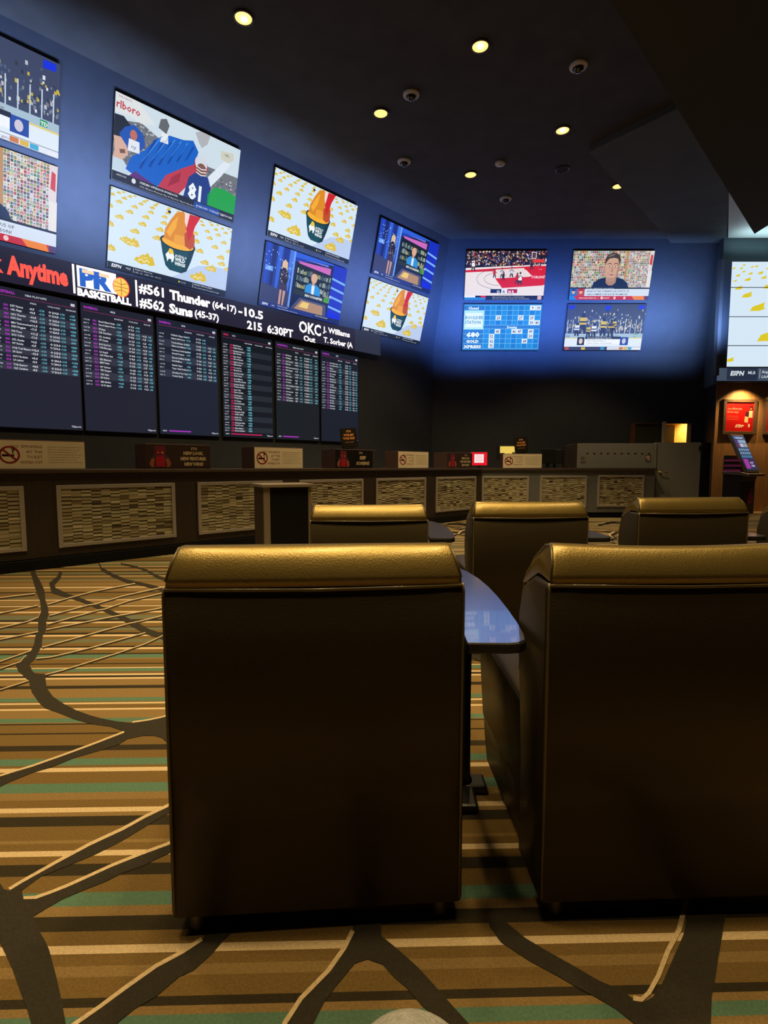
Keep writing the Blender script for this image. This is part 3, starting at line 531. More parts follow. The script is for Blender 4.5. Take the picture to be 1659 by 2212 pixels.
CREAM = [[(-0.973,1.300),(-0.957,1.326),(-0.909,1.394),(-0.855,1.464),(-0.790,1.531),(-0.748,1.588),(-0.702,1.638),(-0.648,1.701),(-0.658,1.716),(-0.712,1.651),(-0.758,1.600),(-0.800,1.543),(-0.865,1.476),(-0.919,1.404),(-0.967,1.335),(-0.983,1.308)],
[(-0.918,1.271),(-0.887,1.272),(-0.860,1.289),(-0.829,1.311),(-0.790,1.345),(-0.749,1.382),(-0.691,1.424),(-0.628,1.466),(-0.569,1.519),(-0.577,1.532),(-0.636,1.478),(-0.699,1.435),(-0.757,1.392),(-0.798,1.355),(-0.838,1.320),(-0.868,1.298),(-0.895,1.282),(-0.924,1.280)],
[(-0.614,0.956),(-0.606,0.964),(-0.575,0.998),(-0.542,1.037),(-0.499,1.085),(-0.453,1.120),(-0.421,1.152),(-0.429,1.161),(-0.461,1.128),(-0.507,1.093),(-0.551,1.044),(-0.583,1.004),(-0.614,0.971),(-0.622,0.962)],
[(-0.196,0.952),(-0.192,0.965),(-0.168,1.014),(-0.119,1.073),(-0.087,1.129),(-0.069,1.176),(-0.079,1.182),(-0.096,1.135),(-0.127,1.080),(-0.176,1.020),(-0.201,0.970),(-0.205,0.955)],
[(0.782,1.294),(0.746,1.247),(0.697,1.183),(0.642,1.128),(0.590,1.068),(0.553,1.032),(0.533,1.019),(0.520,1.023),(0.514,1.012),(0.531,1.009),(0.558,1.026),(0.597,1.063),(0.650,1.123),(0.706,1.178),(0.757,1.244),(0.792,1.290)],
[(-1.425,1.721),(-1.364,1.811),(-1.330,1.842),(-1.291,1.873),(-1.221,1.949),(-1.146,2.036),(-1.075,2.125),(-1.085,2.139),(-1.156,2.049),(-1.231,1.961),(-1.301,1.885),(-1.339,1.853),(-1.374,1.821),(-1.435,1.731)],
[(-1.082,2.210),(-1.021,2.231),(-0.975,2.257),(-0.896,2.324),(-0.903,2.337),(-0.982,2.270),(-1.028,2.244),(-1.088,2.223)],
[(-2.700,4.206),(-2.651,4.435),(-2.579,4.654),(-2.359,4.984),(-2.341,4.946),(-2.560,4.621),(-2.634,4.405),(-2.683,4.179)],
[(-2.484,3.885),(-2.361,4.192),(-2.321,4.221),(-2.229,4.500),(-2.075,4.753),(-1.961,4.954),(-1.946,4.916),(-2.060,4.718),(-2.214,4.469),(-2.306,4.193),(-2.346,4.165),(-2.470,3.862)],
[(-2.360,3.663),(-2.198,4.040),(-2.166,4.066),(-2.102,4.325),(-1.963,4.557),(-1.858,4.799),(-1.845,4.764),(-1.950,4.525),(-2.089,4.297),(-2.153,4.041),(-2.185,4.014),(-2.347,3.642)],
[(-2.290,3.539),(-1.991,3.865),(-1.943,3.910),(-1.762,4.080),(-1.650,4.250),(-1.639,4.222),(-1.751,4.054),(-1.931,3.886),(-1.979,3.842),(-2.278,3.519)],
[(-2.092,3.186),(-2.031,3.285),(-1.798,3.685),(-1.753,3.730),(-1.666,3.852),(-1.570,4.040),(-1.560,4.014),(-1.656,3.829),(-1.743,3.709),(-1.788,3.664),(-2.021,3.268),(-2.081,3.170)],
[(-2.004,2.992),(-1.930,3.016),(-1.781,3.186),(-1.589,3.474),(-1.581,3.455),(-1.772,3.170),(-1.921,3.002),(-1.994,2.977)],
[(-1.798,2.751),(-1.745,2.809),(-1.590,3.060),(-1.491,3.241),(-1.461,3.354),(-1.402,3.598),(-1.394,3.578),(-1.454,3.336),(-1.484,3.225),(-1.583,3.045),(-1.737,2.797),(-1.791,2.739)],
[(-2.922,3.707),(-2.897,3.948),(-2.757,4.178),(-2.740,4.151),(-2.880,3.924),(-2.905,3.686)],
[(-2.690,3.406),(-2.631,3.576),(-2.545,3.734),(-2.537,3.836),(-2.628,4.013),(-2.612,3.988),(-2.522,3.813),(-2.531,3.712),(-2.617,3.557),(-2.676,3.387)],
[(-2.524,3.190),(-2.456,3.332),(-2.316,3.494),(-2.304,3.475),(-2.443,3.315),(-2.512,3.174)],
[(-2.242,2.822),(-2.176,2.942),(-2.120,3.124),(-2.110,3.108),(-2.166,2.929),(-2.232,2.810)],
[(-2.158,2.714),(-2.100,2.836),(-2.058,2.940),(-2.098,3.045),(-2.088,3.030),(-2.049,2.927),(-2.091,2.823),(-2.149,2.702)],
[(-1.940,2.431),(-1.901,2.558),(-1.834,2.671),(-1.826,2.660),(-1.893,2.548),(-1.933,2.421)],
[(-3.241,4.427),(-3.041,4.576),(-3.020,4.544),(-3.219,4.397)]]
fl = MB()
a14 = math.radians(1.4); ca, sa = math.cos(a14), math.sin(a14)
def strip(v0, v1, c):
    fl.add([(u*ca-v*sa, u*sa+v*ca, 0) for u, v in ((-11, v0), (12.5, v0), (12.5, v1), (-11, v1))], [(0, 1, 2, 3)], order.index(c))
base = STR[0][0]; per = STR[-1][0]-base
for k in range(-2, 4):
    if k == -1: rng = STR
    prev = base-.0
    for i in range(1, len(STR)):
        v0, v1, c = STR[i-1][0]+k*per, STR[i][0]+k*per, STR[i][1]
        if v1 > -5 and v0 < 15.2: strip(v0, v1, c)
def pattern(dx, dy, z, flip=1, far=99):
    for grp, ci, zz in ((DARK, 'k', 0), (CREAM, 'c', .0008)):
        for poly in grp:
            pts = [(x*flip+dx, y+dy) for x, y in poly]
            if flip < 0: pts = pts[::-1]
            ar = sum(pts[i][0]*pts[(i+1) % len(pts)][1]-pts[(i+1) % len(pts)][0]*pts[i][1] for i in range(len(pts)))
            if ar < 0: pts = pts[::-1]
            if max(p[1] for p in pts) > far: continue
            zz += .00004
            fl.add([(x, y, z+zz) for x, y in pts], [list(range(len(pts)))], order.index(ci))
pattern(0, 0, .0015)
pattern(2.55, .1, .004); pattern(4.9, -.3, .0065); pattern(1.2, 4.1, .009); pattern(3.9, 4.4, .0115); pattern(6.2, 3.9, .014); pattern(-4.3, .0, .0165); pattern(2.3, 8.0, .019); pattern(5.4, 8.2, .0215)
floor = fl.build('floor', cmats); tag(floor, kind='structure')
def struct(name, mb, m, **k): return tag(mb.build(name, m, **k), kind='structure')
# ceiling slab with round holes for the recessed lights
LAMPS = [(-1.71, 6.98), (1.25, 7.42), (-.05, 8.74), (2.9, 9.16), (1.62, 10.48), (4.56, 10.89)]
struct('ceiling', MB().box(-9.4, 11.6, -4.3, 14.8, CEIL, CEIL+.25), M_ceil)
# left wall: upright behind the odds boards, leaning forward above them
def lw_prof(s0, s1):
    mb = MB()
    prof = [(8.86, 0), (8.86, 4.0), (8.15, CEIL), (9.15, CEIL), (9.15, 0)]
    vs = [(*LW(s0 if not isinstance(s0, dict) else 0, d), z) for d, z in prof]
    return prof
def miter_s(d, y):       # where the left wall meets the plane y
    return (y-CY*d)/SY
prof = [(8.86, 0, 14.0), (8.86, 4.0, 14.0), (8.15, CEIL+.05, 13.32), (9.15, CEIL+.05, 14.6), (9.15, 0, 14.6)]
vs = [(*LW(-4.6, d), z) for d, z, y in prof]+[(*LW(miter_s(d, y), d), z) for d, z, y in prof]
n = 5
struct('wall_left', MB().add(vs, [list(range(n)), list(range(n, 2*n))[::-1]]+[(i, n+i, n+(i+1) % n, (i+1) % n) for i in range(n)]), M_wall)
# back wall with two door openings: upright below 4 m, leaning above
xk = [LW(miter_s(8.86, 14.0), 8.86)[0], LW(miter_s(8.15, 13.32), 8.15)[0]]
DX = (6.40, 7.22, 7.30, 7.98); DH = 2.22
bw = MB()
bw.box(xk[0]-.3, DX[0], 14.0, 14.2, 0, 4.0); bw.box(DX[0], DX[3], 14.0, 14.2, DH, 4.0); bw.box(DX[1], DX[2], 14.0, 14.2, 0, DH); bw.box(DX[3], 11.6, 14.0, 14.2, 0, 4.0)
bw.add([(xk[0], 14.0, 4), (11.6, 14.0, 4), (11.6, 13.32, CEIL+.05), (xk[1], 13.32, CEIL+.05), (xk[0], 14.2, 4), (11.6, 14.2, 4), (11.6, 14.2, CEIL+.05), (xk[0], 14.2, CEIL+.05)],
       [(0, 1, 2, 3), (5, 4, 7, 6), (4, 5, 1, 0), (3, 2, 6, 7), (1, 5, 6, 2), (4, 0, 3, 7)])
struct('wall_back', bw, M_wall)
struct('wall_west', MB().box(-9.4, -9.2, -4.3, 3.9, 0, CEIL), M_wall)
struct('wall_rear', MB().box(-9.4, 11.6, -4.3, -4.1, 0, CEIL), M_wall)
struct('wall_east', MB().box(11.4, 11.6, -4.3, 14.2, 0, CEIL), M_wall)
# lit passage behind the open door
M_yel = mat('ochre_wall_paint', (.80, .50, .12), .8)
struct('wall_passage', MB().box(7.0, 7.08, 14.2, 15.8, 0, 2.6).box(8.4, 8.48, 14.2, 15.8, 0, 2.6).box(7.0, 8.48, 15.8, 15.9, 0, 2.6).box(7.0, 8.48, 14.2, 15.9, 2.6, 2.7).box(7.0, 8.48, 14.2, 15.9, -.05, 0), M_yel)
spot((8.0, 14.9, 2.5), 100, (1, .75, .35), 150, .5)
M_dooredge = mat('reddish_door_wood', (.16, .06, .035), .5, noise=.3, nscale=8, stretch=(8, 8, 1))
M_doorpanel = mat('olive_door_panel', (.045, .05, .03), .6)
M_steel = mat('brushed_steel', (.45, .42, .38), .35, metal=1)
M_brass = mat('brass', (.75, .55, .2), .3, metal=1)
dr = tag(bpy.data.objects.new('door_1', None), kind='structure'); link(dr); dr.location = (6.4, 14.0, 0)
MB().box(.12, .82, .04, .09, 0, 2.2).build('door_leaf', M_doorpanel, dr)
MB().box(0, .12, -.04, .1, 0, 2.22).box(.12, .82, .0, .1, 2.2, 2.22).build('door_frame', M_dooredge, dr)
dr = tag(bpy.data.objects.new('door_2', None), kind='structure'); link(dr); dr.location = (7.26, 14.0, 0)
MB().box(-.04, .04, -.05, .1, 0, 2.26).build('door_frame', mat('pale_door_trim', (.75, .6, .38), .6), dr)
MB().add([(.03, .12, 0), (.46, .38, 0), (.48, .35, 0), (.05, .09, 0), (.03, .12, 2.2), (.46, .38, 2.2), (.48, .35, 2.2), (.05, .09, 2.2)],
         [(0, 3, 2, 1), (4, 5, 6, 7), (0, 1, 5, 4), (1, 2, 6, 5), (2, 3, 7, 6), (3, 0, 4, 7)]).build('door_leaf', M_dooredge, dr)
# wood clad wall on the right with the dark return
M_wood = mat('walnut_cladding', (.34, .185, .085), .45, noise=.22, nscale=6, stretch=(5, 5, .35), bump=.05, bscale=20)
wr = MB(); wr.prism([(7.98, 13.0), (11.39, 13.29), (11.39, 13.34), (8.0, 13.05)], 0, 3.1)
struct('wall_right', wr, M_wood)
wr = MB(); wr.prism([(8.0, 13.052), (11.39, 13.342), (11.39, 13.99), (8.25, 13.99)], 0, 3.1)
struct('trim_4', wr, mat('dark_return', (.012, .011, .012), .7))
wr = MB(); wr.prism([(7.98, 13.02), (11.5, 13.32), (11.5, 14.0), (8.25, 14.0)], 3.1, CEIL)
struct('wall_upper_right', wr, mat('blue_grey_wall_paint', (.09, .13, .15), .8))
# ceiling changes of level on the right
c1 = MB(); c1.prism([(3.5, 9.60), (6.9, 13.32), (11.4, 13.3), (11.4, 5.5), (6.8, 5.5)], CEIL-.10, CEIL+.01)
struct('trim_1', c1, M_ceil2)
c2 = MB(); c2.prism([(6.55, 9.82), (1.45, 4.5), (2.2, 3.2), (6.55, 3.2)], 5.2, CEIL-.1)
struct('trim_2', c2, mat('soffit_paint', (.035, .04, .042), .85))
c3 = MB(); c3.prism([(6.55, 10.62), (11.3, 10.62), (11.3, 12.95), (8.03, 12.95)], CEIL-.13, CEIL-.09)
struct('trim_3', c3, mat('white_ceiling_paint', (.60, .66, .66), .85))
area((9.1, 12.6, 5.98), (PI, 0, 0), 2.0, .25, 8, (.62, .88, .95), 160)  # added teal area light with no fixture, brightening the pale ceiling panel
# ------------------------------------------------------------ wall televisions
M_bezel = mat('black_plastic', (.012, .012, .014), .4)
TW, TH = 1.952, 1.098
def television(label, loc, tilt, yaw, scene, group):
    t = thing('wall_television', label, 'television', loc, 0, group)
    t.rotation_euler = (tilt, 0, yaw)
    MB().box(-TW/2-.004, TW/2+.004, .003, .05, -TH/2-.004, TH/2+.004).build('bezel', M_bezel, t, bevel=.004)
    p = Pic(TW, TH, 16, 9, .0004); scene(p); p.build('screen', SCREEN, t)
    return t
GL = 'televisions on the left screen wall'; GR = 'televisions on the back wall'
tl, tr_ = math.radians(15.59), math.radians(14.15)
def ltv(label, s, up, scene):
    wv = .594 if up else -.598
    return television(label, (*LW(s, 8.4746-wv*math.sin(tl)), 5.2+wv*math.cos(tl)), tl, LRZ, scene, GL)
def rtv(label, x, up, scene):
    wv = .564 if up else -.63
    return television(label, (x, 13.6185-wv*math.sin(tr_), 5.2+wv*math.cos(tr_)), tr_, 0, scene, GR)
ltv('television at the left edge of the photo showing an ice hockey crowd', 1.40, 1, scene_hockey)
ltv('television at the left edge showing a wall of sports cards, under the hockey picture', 1.40, 0, scene_talk)
ltv('television showing a football player numbered 81 and a blue and red flag', 4.03, 1, scene_football)
ltv('largest television showing a bowl of wings, below the football picture', 4.03, 0, scene_wings)
ltv('television showing a bowl of wings, directly above a blue studio picture', 6.668, 1, scene_wings)
ltv('television showing a blue sports studio, between the bowl of wings above and the ticker', 6.668, 0, scene_studio)
ltv('smaller television showing a blue sports studio, above a small bowl of wings', 9.297, 1, scene_studio)
ltv('smallest television showing a bowl of wings, below a blue studio picture', 9.297, 0, scene_wings)
rtv('television on the back wall showing a basketball court with red lanes', 2.963, 1, scene_ball)
rtv('television on the back wall showing a blue keno board with white numbers', 2.963, 0, scene_keno)
rtv('television on the back wall showing a man in front of a wall of cards', 5.553, 1, scene_talk)
rtv('television on the back wall showing ice hockey players in yellow and black', 5.553, 0, scene_hockey)
# ------------------------------------------------------------ video wall on the right
vw = thing('video_wall', 'huge tiled video wall with yellow blots, cut off at the right edge', 'video wall', (10.25, 12.9, 4.5))
VW0, VW1 = -2.13, 1.0
MB().box(VW0-.24, VW1+.1, 0, .1, -1.4, 1.40).build('frame', mat('slate_frame', (.06, .075, .10), .5), vw, bevel=.01)
MB().box(VW0-.27, VW0-.19, -.04, .1, -1.25, 1.42).build('edge_strip', mat('satin_aluminium', (.10, .11, .13), .6), vw, bevel=.005)
vp = Pic(VW1-VW0, 2.40, 21.5, 16, .0006)
vp.rect(0, 0, 21.5, 16, (214, 232, 246), 0)
for x, y, s_ in ((1.5, 15.0, .4), (3.2, 15.2, .35), (2.6, 13.3, .7), (4.6, 14.3, .6), (.6, 13.1, .4), (1.2, 12.0, .8), (2.6, 10.9, 1.1), (4.4, 9.0, 1.6), (.4, 1.0, .9), (6.4, 4.6, 2.4), (6.1, 12.3, 1.2), (3.0, 14.2, .5), (5.2, 13.6, .6), (1.9, 14.5, .4), (1.0, 13.9, .5), (.3, 15.0, .4), (3.9, 15.3, .4), (5.8, 15.0, .45), (1.9, 15.5, .35), (7.6, 14.6, .6), (8.6, 11.2, 1.3), (9.6, 8.0, 2), (12, 12, 1.5), (14, 7, 2), (17, 12, 1.5)):
    s_ *= 1.3
    vp.poly([(x-s_*.55, y-s_*.22), (x-s_*.35, y+.1*s_), (x+.2*s_, y+.28*s_), (x+.6*s_, y+.42*s_), (x+.5*s_, y+.1*s_), (x+.62*s_, y-.05*s_), (x+.2*s_, y-.2*s_)], (220, 200, 40), 2)
vp.poly([(8, 1), (12, 0), (21.5, 0), (21.5, 6), (14, 5), (10, 3.5)], (188, 206, 236), 1)
vp.build('picture', SCREEN, vw, loc=(( VW0+VW1)/2, -.004, .16))
for k in range(3): MB().box(VW0, VW1, -.009, 0, -.56+k*.665, -.545+k*.665).build('seam', M_bezel, vw)
MB().box(-1.39+.27, -1.375+.27, -.009, 0, -1.04, -.56).build('seam', M_bezel, vw)
vb = Pic(VW1-VW0+.22, .30, 21.5, 2, .0006)
vb.rect(0, 0, 21.5, 2, (72, 86, 106), 0); vb.rect(1.5, .1, 6.2, 2, (44, 54, 74), 1)
vb.text('ESPN', 2.0, .85, .95, (232, 238, 246), 3, bold=.05, shear=.2); vb.text('MLB', 4.7, 1.05, .65, (220, 228, 240), 3, bold=.02)
vb.rect(6.5, .4, 6.56, 1.8, (220, 228, 240), 3); vb.text('Angels vs White Sox', 6.8, 1.2, .6, (232, 238, 246), 3, bold=.015); vb.text('LAA: -105  CHW: -125', 6.8, .45, .6, (232, 238, 246), 3, bold=.015)
vb.build('ticker', colmat('screen_dim', emission=.8), vw, loc=((VW0+VW1)/2-.11, -.004, -1.22))
# ------------------------------------------------------------ odds boards
NBA = [('DET Pistons', 'ORL Magic', '-3.5', '+3.5', '214.5', '-165', '+145'), ('OKC Thunder', 'PHX Suns', '-10.5', '+10.5', '215.0', '-535', '+400'), ('MIN Timberwolves', 'DEN Nuggets', '+11.5', '-11.5', '224.5', '+400', '-535'),
       ('PHI 76ers', 'BOS Celtics', '+11.5', '-11.5', '214.5', '+410', '-590'), ('ATL Hawks', 'NY Knicks', '+6.5', '-6.5', '213.0', '+220', '-260'), ('POR Trail Blazers', 'SA Spurs', '+12.0', '-12.0', '215.5', '+540', '-800'),
       ('HOU Rockets', 'LA Lakers', '+3.0', '-3.0', '206.0', '+130', '-150'), ('TOR Raptors', 'CLE Cavaliers', '+8.5', '-8.5', '216.0', '+320', '-425')]
MLB = [('Grand Salami Away', 'Grand Salami Home', '-110'), ('TB Rays', 'CLE Guardians', '+122'), ('STL Cardinals', 'PIT Pirates', '+118'), ('BOS Red Sox', 'TOR Blue Jays', '+114'), ('LA Angels', 'CHI White Sox', '-105'),
       ('SEA Mariners', 'MIN Twins', '-125'), ('NY Yankees', 'TEX Rangers', '-140'), ('CHI Cubs', 'SD Padres', '+106'), ('MIA Marlins', 'LA Dodgers', '+225')]
NPB = [('Hokkaido Nippon Ham', 'Saitama Seibu Lions'), ('Tohoku Rakuten Golden', 'Chiba Lotte Marines'), ('Yokohama DeNA BayStars', 'Chunichi Dragons'), ('Fukuoka SoftBank Hawks', 'Orix Buffaloes'), ('Hanshin Tigers', 'Tokyo Yakult Swallows'), ('Hiroshima Toyo Carp', 'Yomiuri Giants')]
TEN = [('Brad Tavares', 'Steffen Edwards'), ('Benjamin Johnston', 'Max Gimenis'), ('Ryan Gandra', 'Robert Bryczek'), ('Kelly Todorovic', 'Ethan Bavitar'), ('Yoo Sun Pue', 'Randy Brown'), ('Jose Delu Scully', 'Carlos Prates'), ('Jacob Malkoun', 'Gerald Meerschaert'), ('Jonathan Micallef', 'Themba Gorimbo'),
       ('Junior Tafa', 'Kevin Christian'), ('David Spano', 'Wesley Parma'), ('Tai Tuivasa', 'Louie Sutherland'), ('Tim Elliott', 'Steve Erceg'), ('Alexander Volko', 'Quillan Salkilld'), ('Junkin Cho', 'Kody Steele'), ('Aleksandar Rakic', 'Tyrell Fortune'), ('Marc Diakiese', 'Jeremy Stephens')]
WH = (226, 230, 238); CYN = (110, 196, 214); PUR = (190, 60, 210); PNK = (220, 40, 100)
M_board = colmat('odds_screen', emission=.75)
def odds_board(label, s, kind):
    t = thing('odds_board', label, 'screen', (*LW(s, 8.822), 2.575), LRZ, 'portrait odds boards on the left wall')
    W_, H_ = 1.06, 1.87
    MB().box(-W_/2-.015, W_/2+.015, .003, .03, -H_/2-.015, H_/2+.015).build('bezel', M_bezel, t, bevel=.003)
    p = Pic(W_, H_, 10, 17.6, .0005)
    bg = {'nba': (42, 44, 60), 'mlb': (40, 42, 58), 'npb': (36, 42, 60), 'ten': (24, 30, 40), 'nba2': (30, 36, 44), 'mlb2': (32, 38, 52)}[kind]
    alt = tuple(c+20 for c in bg)
    p.rect(0, 0, 10, 17.6, bg, 0)
    ac = PNK if kind == 'ten' else PUR
    p.text({'nba': 'BASKETBALL', 'nba2': 'BASKETBALL', 'mlb': 'BASEBALL', 'mlb2': 'BASEBALL', 'npb': 'BASEBALL', 'ten': 'MMA'}[kind], .4, 16.9, .42, ac, 2, bold=.05)
    p.text({'nba': 'NBA PLAYOFFS', 'nba2': 'NBA PLAYOFFS', 'mlb': 'MLB', 'mlb2': 'MLB', 'npb': 'NPB', 'ten': 'UFC'}[kind], 3.9 if kind != 'ten' else 2, 16.9, .36, WH, 2, bold=.02)
    p.rect(.3, 16.55, 9.7, 16.6, (170, 60, 120), 2)
    hd = ('SPREAD', 'TOTAL POINTS', 'MONEYLINE') if 'nba' in kind else ('MONEYLINE', 'TOTAL RUNS', 'RUN LINE') if kind != 'ten' else ('FIGHT WINNER', 'TOTAL ROUNDS', 'GO DISTANCE')
    xs = (4.4, 6.4, 8.6)
    for h, x in zip(hd, xs): p.text(h, x, 16.05, .27, WH, 2, bold=.02, sx=.8)
    p.rect(9.2, 16.75, 9.7, 17.1, WH, 2)
    top = 15.75
    if 'nba' in kind: rows = NBA; rh = 1.05 if kind == 'nba' else 1.1
    elif kind[:3] == 'mlb': rows = MLB; rh = 1.05
    elif kind == 'npb': rows = NPB; rh = 1.15
    else: rows = TEN; rh = .93
    for i, r in enumerate(rows):
        y = top-rh*(i+1)
        if i % 2: p.rect(.15, y, 9.85, y+rh, alt, 1)
        for j in (0, 1):
            ty = y+rh*(.56-.44*j)
            p.text(('1:30 PM', '5:05 PM', '6:30 PM', '4:10 PM')[i % 4] if j == 0 else 'MAY %d' % (8+i % 3), .3, ty, .28, (206, 210, 222), 3, bold=.02, sx=.85)
            if kind != 'npb': p.text(str(501+2*i+j) if kind != 'ten' else str(1201+2*i+j), 1.5, ty, .33, ac, 3, bold=.06)
            p.text(r[j], 2.2, ty, .36, WH, 3, bold=.03, sx=.78)
            if kind == 'ten':
                p.text(random.choice(('-150', '+120', '-310', '+250', '-130', '+480')), 4.8, ty, .38, CYN, 3, bold=.06); continue
            if 'nba' in kind:
                p.text(r[2+j], 4.3, ty, .36, WH, 3, bold=.05); p.text('-110', 5.35, ty, .36, CYN, 3, bold=.05)
                p.text('OU'[j]+' '+r[4], 6.5, ty, .36, WH, 3, bold=.05); p.text('-110', 7.75, ty, .36, CYN, 3, bold=.05)
                p.text(r[5+j], 9.0, ty, .36, CYN, 3, bold=.05)
            else:
                p.text(('-135', '+114', '-120', '+124', '+168', '-190')[(i*2+j) % 6], 4.6, ty, .36, CYN, 3, bold=.05)
                p.text('OU'[j]+' %.1f' % (7+(i*3 % 5)/2), 6.3, ty, .36, WH, 3, bold=.05); p.text('-1%02d' % (5+(i*7+j*5) % 20), 7.3, ty, .36, CYN, 3, bold=.05)
                if i: p.text(('-1.5', '+1.5')[(i+j) % 2], 8.3, ty, .36, WH, 3, bold=.05); p.text(('+155', '-185')[(i+j) % 2], 9.1, ty, .34, CYN, 3, bold=.05, sx=.85)
    p.text('TZ|sports', 8.6, .35, .3, WH, 3, bold=.03)
    if kind in ('npb', 'ten', 'nba2'):
        p.text('NEXT', .4, .42, .26, WH, 3, bold=.03); p.rect(1.4, .42, {'npb': 5.0, 'ten': 7.6, 'nba2': 5}[kind], .62, ac, 3)
    p.build('screen', M_board, t)
    return t
for (lab, kd), s in zip((('odds board at the left edge of the photo listing eight basketball games', 'nba'), ('odds board with nine purple-numbered baseball games, second from the left edge', 'mlb'), ('odds board with only six rows of baseball games and a purple bar at its foot', 'npb'),
                         ('odds board filled to the bottom with red-numbered fights', 'ten'), ('narrow-looking odds board with basketball games, right of the red-numbered board', 'nba2'), ('odds board furthest from the left, with baseball games, beside the bare wall', 'mlb2')),
                        (2.10, 3.205, 4.32, 5.465, 6.60, 7.72)):
    odds_board(lab, s, kd)
# ------------------------------------------------------------ LED ticker
tk = thing('led_ticker', 'long black ticker strip with red and white scrolling words', 'ticker', (*LW(4.9, 8.76), 3.82), 0)
tk.rotation_euler = (0, -.010, LRZ)
MB().box(-5.5, 3.22, .004, .045, -.232, .232).build('housing', mat('ticker_black', (.02, .02, .026), .5), tk, bevel=.005)
tp = Pic(8.0, .46, 8.0, .46, .0006); X0 = -4.9+.9       # picture x = s - .9
tp.rect(0, 0, 8.0, .46, (34, 32, 48), 0)
RED = (255, 84, 70); WT = (255, 246, 246)
def tt(txt, s0, s1, y, h, c=WT, bold=.035): tp.text(txt, s0-.9, y, h, c, 3, bold=bold, res=2, fit=s1-s0)
tt('Bet', 1.0, 1.38, .12, .33, RED); tt('k', 1.60, 1.74, .12, .33, RED); tt('Anytime', 1.79, 2.51, .12, .33, RED, .05)
tp.rect(2.57-.9, .03, 2.60-.9, .44, WT, 3)
tp.rect(2.63-.9, .14, 3.17-.9, .44, (250, 250, 252), 2); tt('PR', 2.66, 3.10, .17, .32, (40, 90, 180), .06)
tp.rect(2.70-.9, .35, 2.86-.9, .40, (236, 196, 156), 4); tp.rect(2.93-.9, .35, 3.07-.9, .40, (236, 196, 156), 4)
tp.ell(3.24-.9, .26, .125, .15, (226, 60, 40), 2, 20); tp.ell(3.24-.9, .26, .112, .137, (246, 188, 84), 3, 20)
tp.line([(3.13-.9, .26), (3.35-.9, .26)], .008, (150, 60, 30), 4); tp.line([(3.24-.9, .13), (3.24-.9, .39)], .008, (150, 60, 30), 4)
tp.line([(3.15-.9, .33), (3.24-.9, .30), (3.33-.9, .33)], .008, (150, 60, 30), 4); tp.line([(3.15-.9, .19), (3.24-.9, .22), (3.33-.9, .19)], .008, (150, 60, 30), 4)
tt('BASKETBALL', 2.62, 3.38, .02, .14, WT, .06)
tp.rect(3.45-.9, .02, 3.48-.9, .42, WT, 3)
tt('#561', 3.51, 3.90, .25, .2); tt('#562', 3.51, 3.90, .03, .2); tt('Thunder', 4.0, 4.71, .25, .2, bold=.05); tt('(64-17)', 4.74, 5.21, .26, .15); tt('-10.5', 5.25, 5.77, .24, .2)
tt('Suns', 3.98, 4.38, .03, .2, bold=.05); tt('(45-37)', 4.41, 4.86, .05, .15); tt('215', 5.42, 5.74, .02, .2); tt('6:30PT', 5.85, 6.45, .02, .2)
tt('OKC', 6.59, 7.15, .16, .30, WT, .03); tt('Out', 6.70, 7.0, .0, .15); tt('J. Williams', 7.22, 7.95, .26, .15); tt('T. Sorber (A', 7.22, 8.03, .05, .15)
tp.rect(7.20-.0, .0, 7.98, .46, (40, 44, 60), 1)
tp.build('lettering', colmat('ticker_light', emission=1.3), tk, loc=(0, 0, 0)).location = (X0+4.0, 0, -.0)
# ------------------------------------------------------------ recessed lights and ceiling devices
M_lens = mat('lamp_lens', (.9, .7, .3), .5, emit=(1, .62, .18), estr=1.6)
M_bulb = mat('lamp_bulb', (1, .9, .6), .5, emit=(1, .82, .45), estr=14)
M_trim = mat('dark_trim_ring', (.05, .045, .04), .5)
lab = ['topmost glowing ceiling light, above the left televisions', 'brightest ceiling light, near the top centre of the ceiling', 'ceiling light left of the brightest pair, below a dome camera', 'bright ceiling light right of centre, midway down the ceiling', 'dim ceiling light beside the plain white ceiling disc', 'ceiling light furthest to the right, by the ceiling step']
LK = [.9, 1.6, .9, 1.2, .8, .8]
for i, (x, y) in enumerate(LAMPS):
    t = thing('recessed_light', lab[i], 'ceiling light', (x, y, CEIL), 0, 'recessed ceiling lights')
    MB().lathe([(.125, .0), (.125, -.018), (.105, -.022), (.10, -.006), (.10, .0)], 28).build('trim_ring', M_trim, t, smooth=True)
    MB().lathe([(.0001, -.004), (.06, -.005), (.101, -.014), (.101, -.006)], 28, cap=False).build('reflector', M_lens, t, smooth=True)
    if i in (0, 1, 3):
        MB().lathe([(.0001, -.035), (.02, -.032), (.032, -.018), (.03, -.004)], 16, cy=.03 if i == 0 else 0, cap=False).build('bulb', M_bulb, t, smooth=True)
    spot((x, y, CEIL-.05), LAMP_W*LK[i]*.85, angle=92, blend=.4)
M_white = mat('white_plastic', (.62, .58, .60), .5)
M_dome = mat('smoked_dome', (.01, .01, .012), .08, coat=1)
dl = ['white-ringed dome camera nearest the top right corner', 'white-ringed dome camera above the ceiling light left of centre', 'white-ringed dome camera below the ceiling light left of centre', 'white-ringed dome camera low over the two back wall screens']
for i, (x, y) in enumerate(((2.65, 7.76), (.40, 8.32), (.36, 10.05), (2.48, 11.38))):
    t = thing('dome_camera', dl[i], 'security camera', (x, y, CEIL), 0, 'dome cameras on the ceiling')
    MB().lathe([(.12, 0), (.12, -.02), (.11, -.035), (.075, -.045), (.07, -.03), (.07, 0)], 28).build('housing', M_white, t, smooth=True)
    MB().lathe([(.07, -.03), (.068, -.06), (.05, -.085), (.025, -.098), (.0001, -.10)], 24, cap=False).build('dome', M_dome, t, smooth=True)
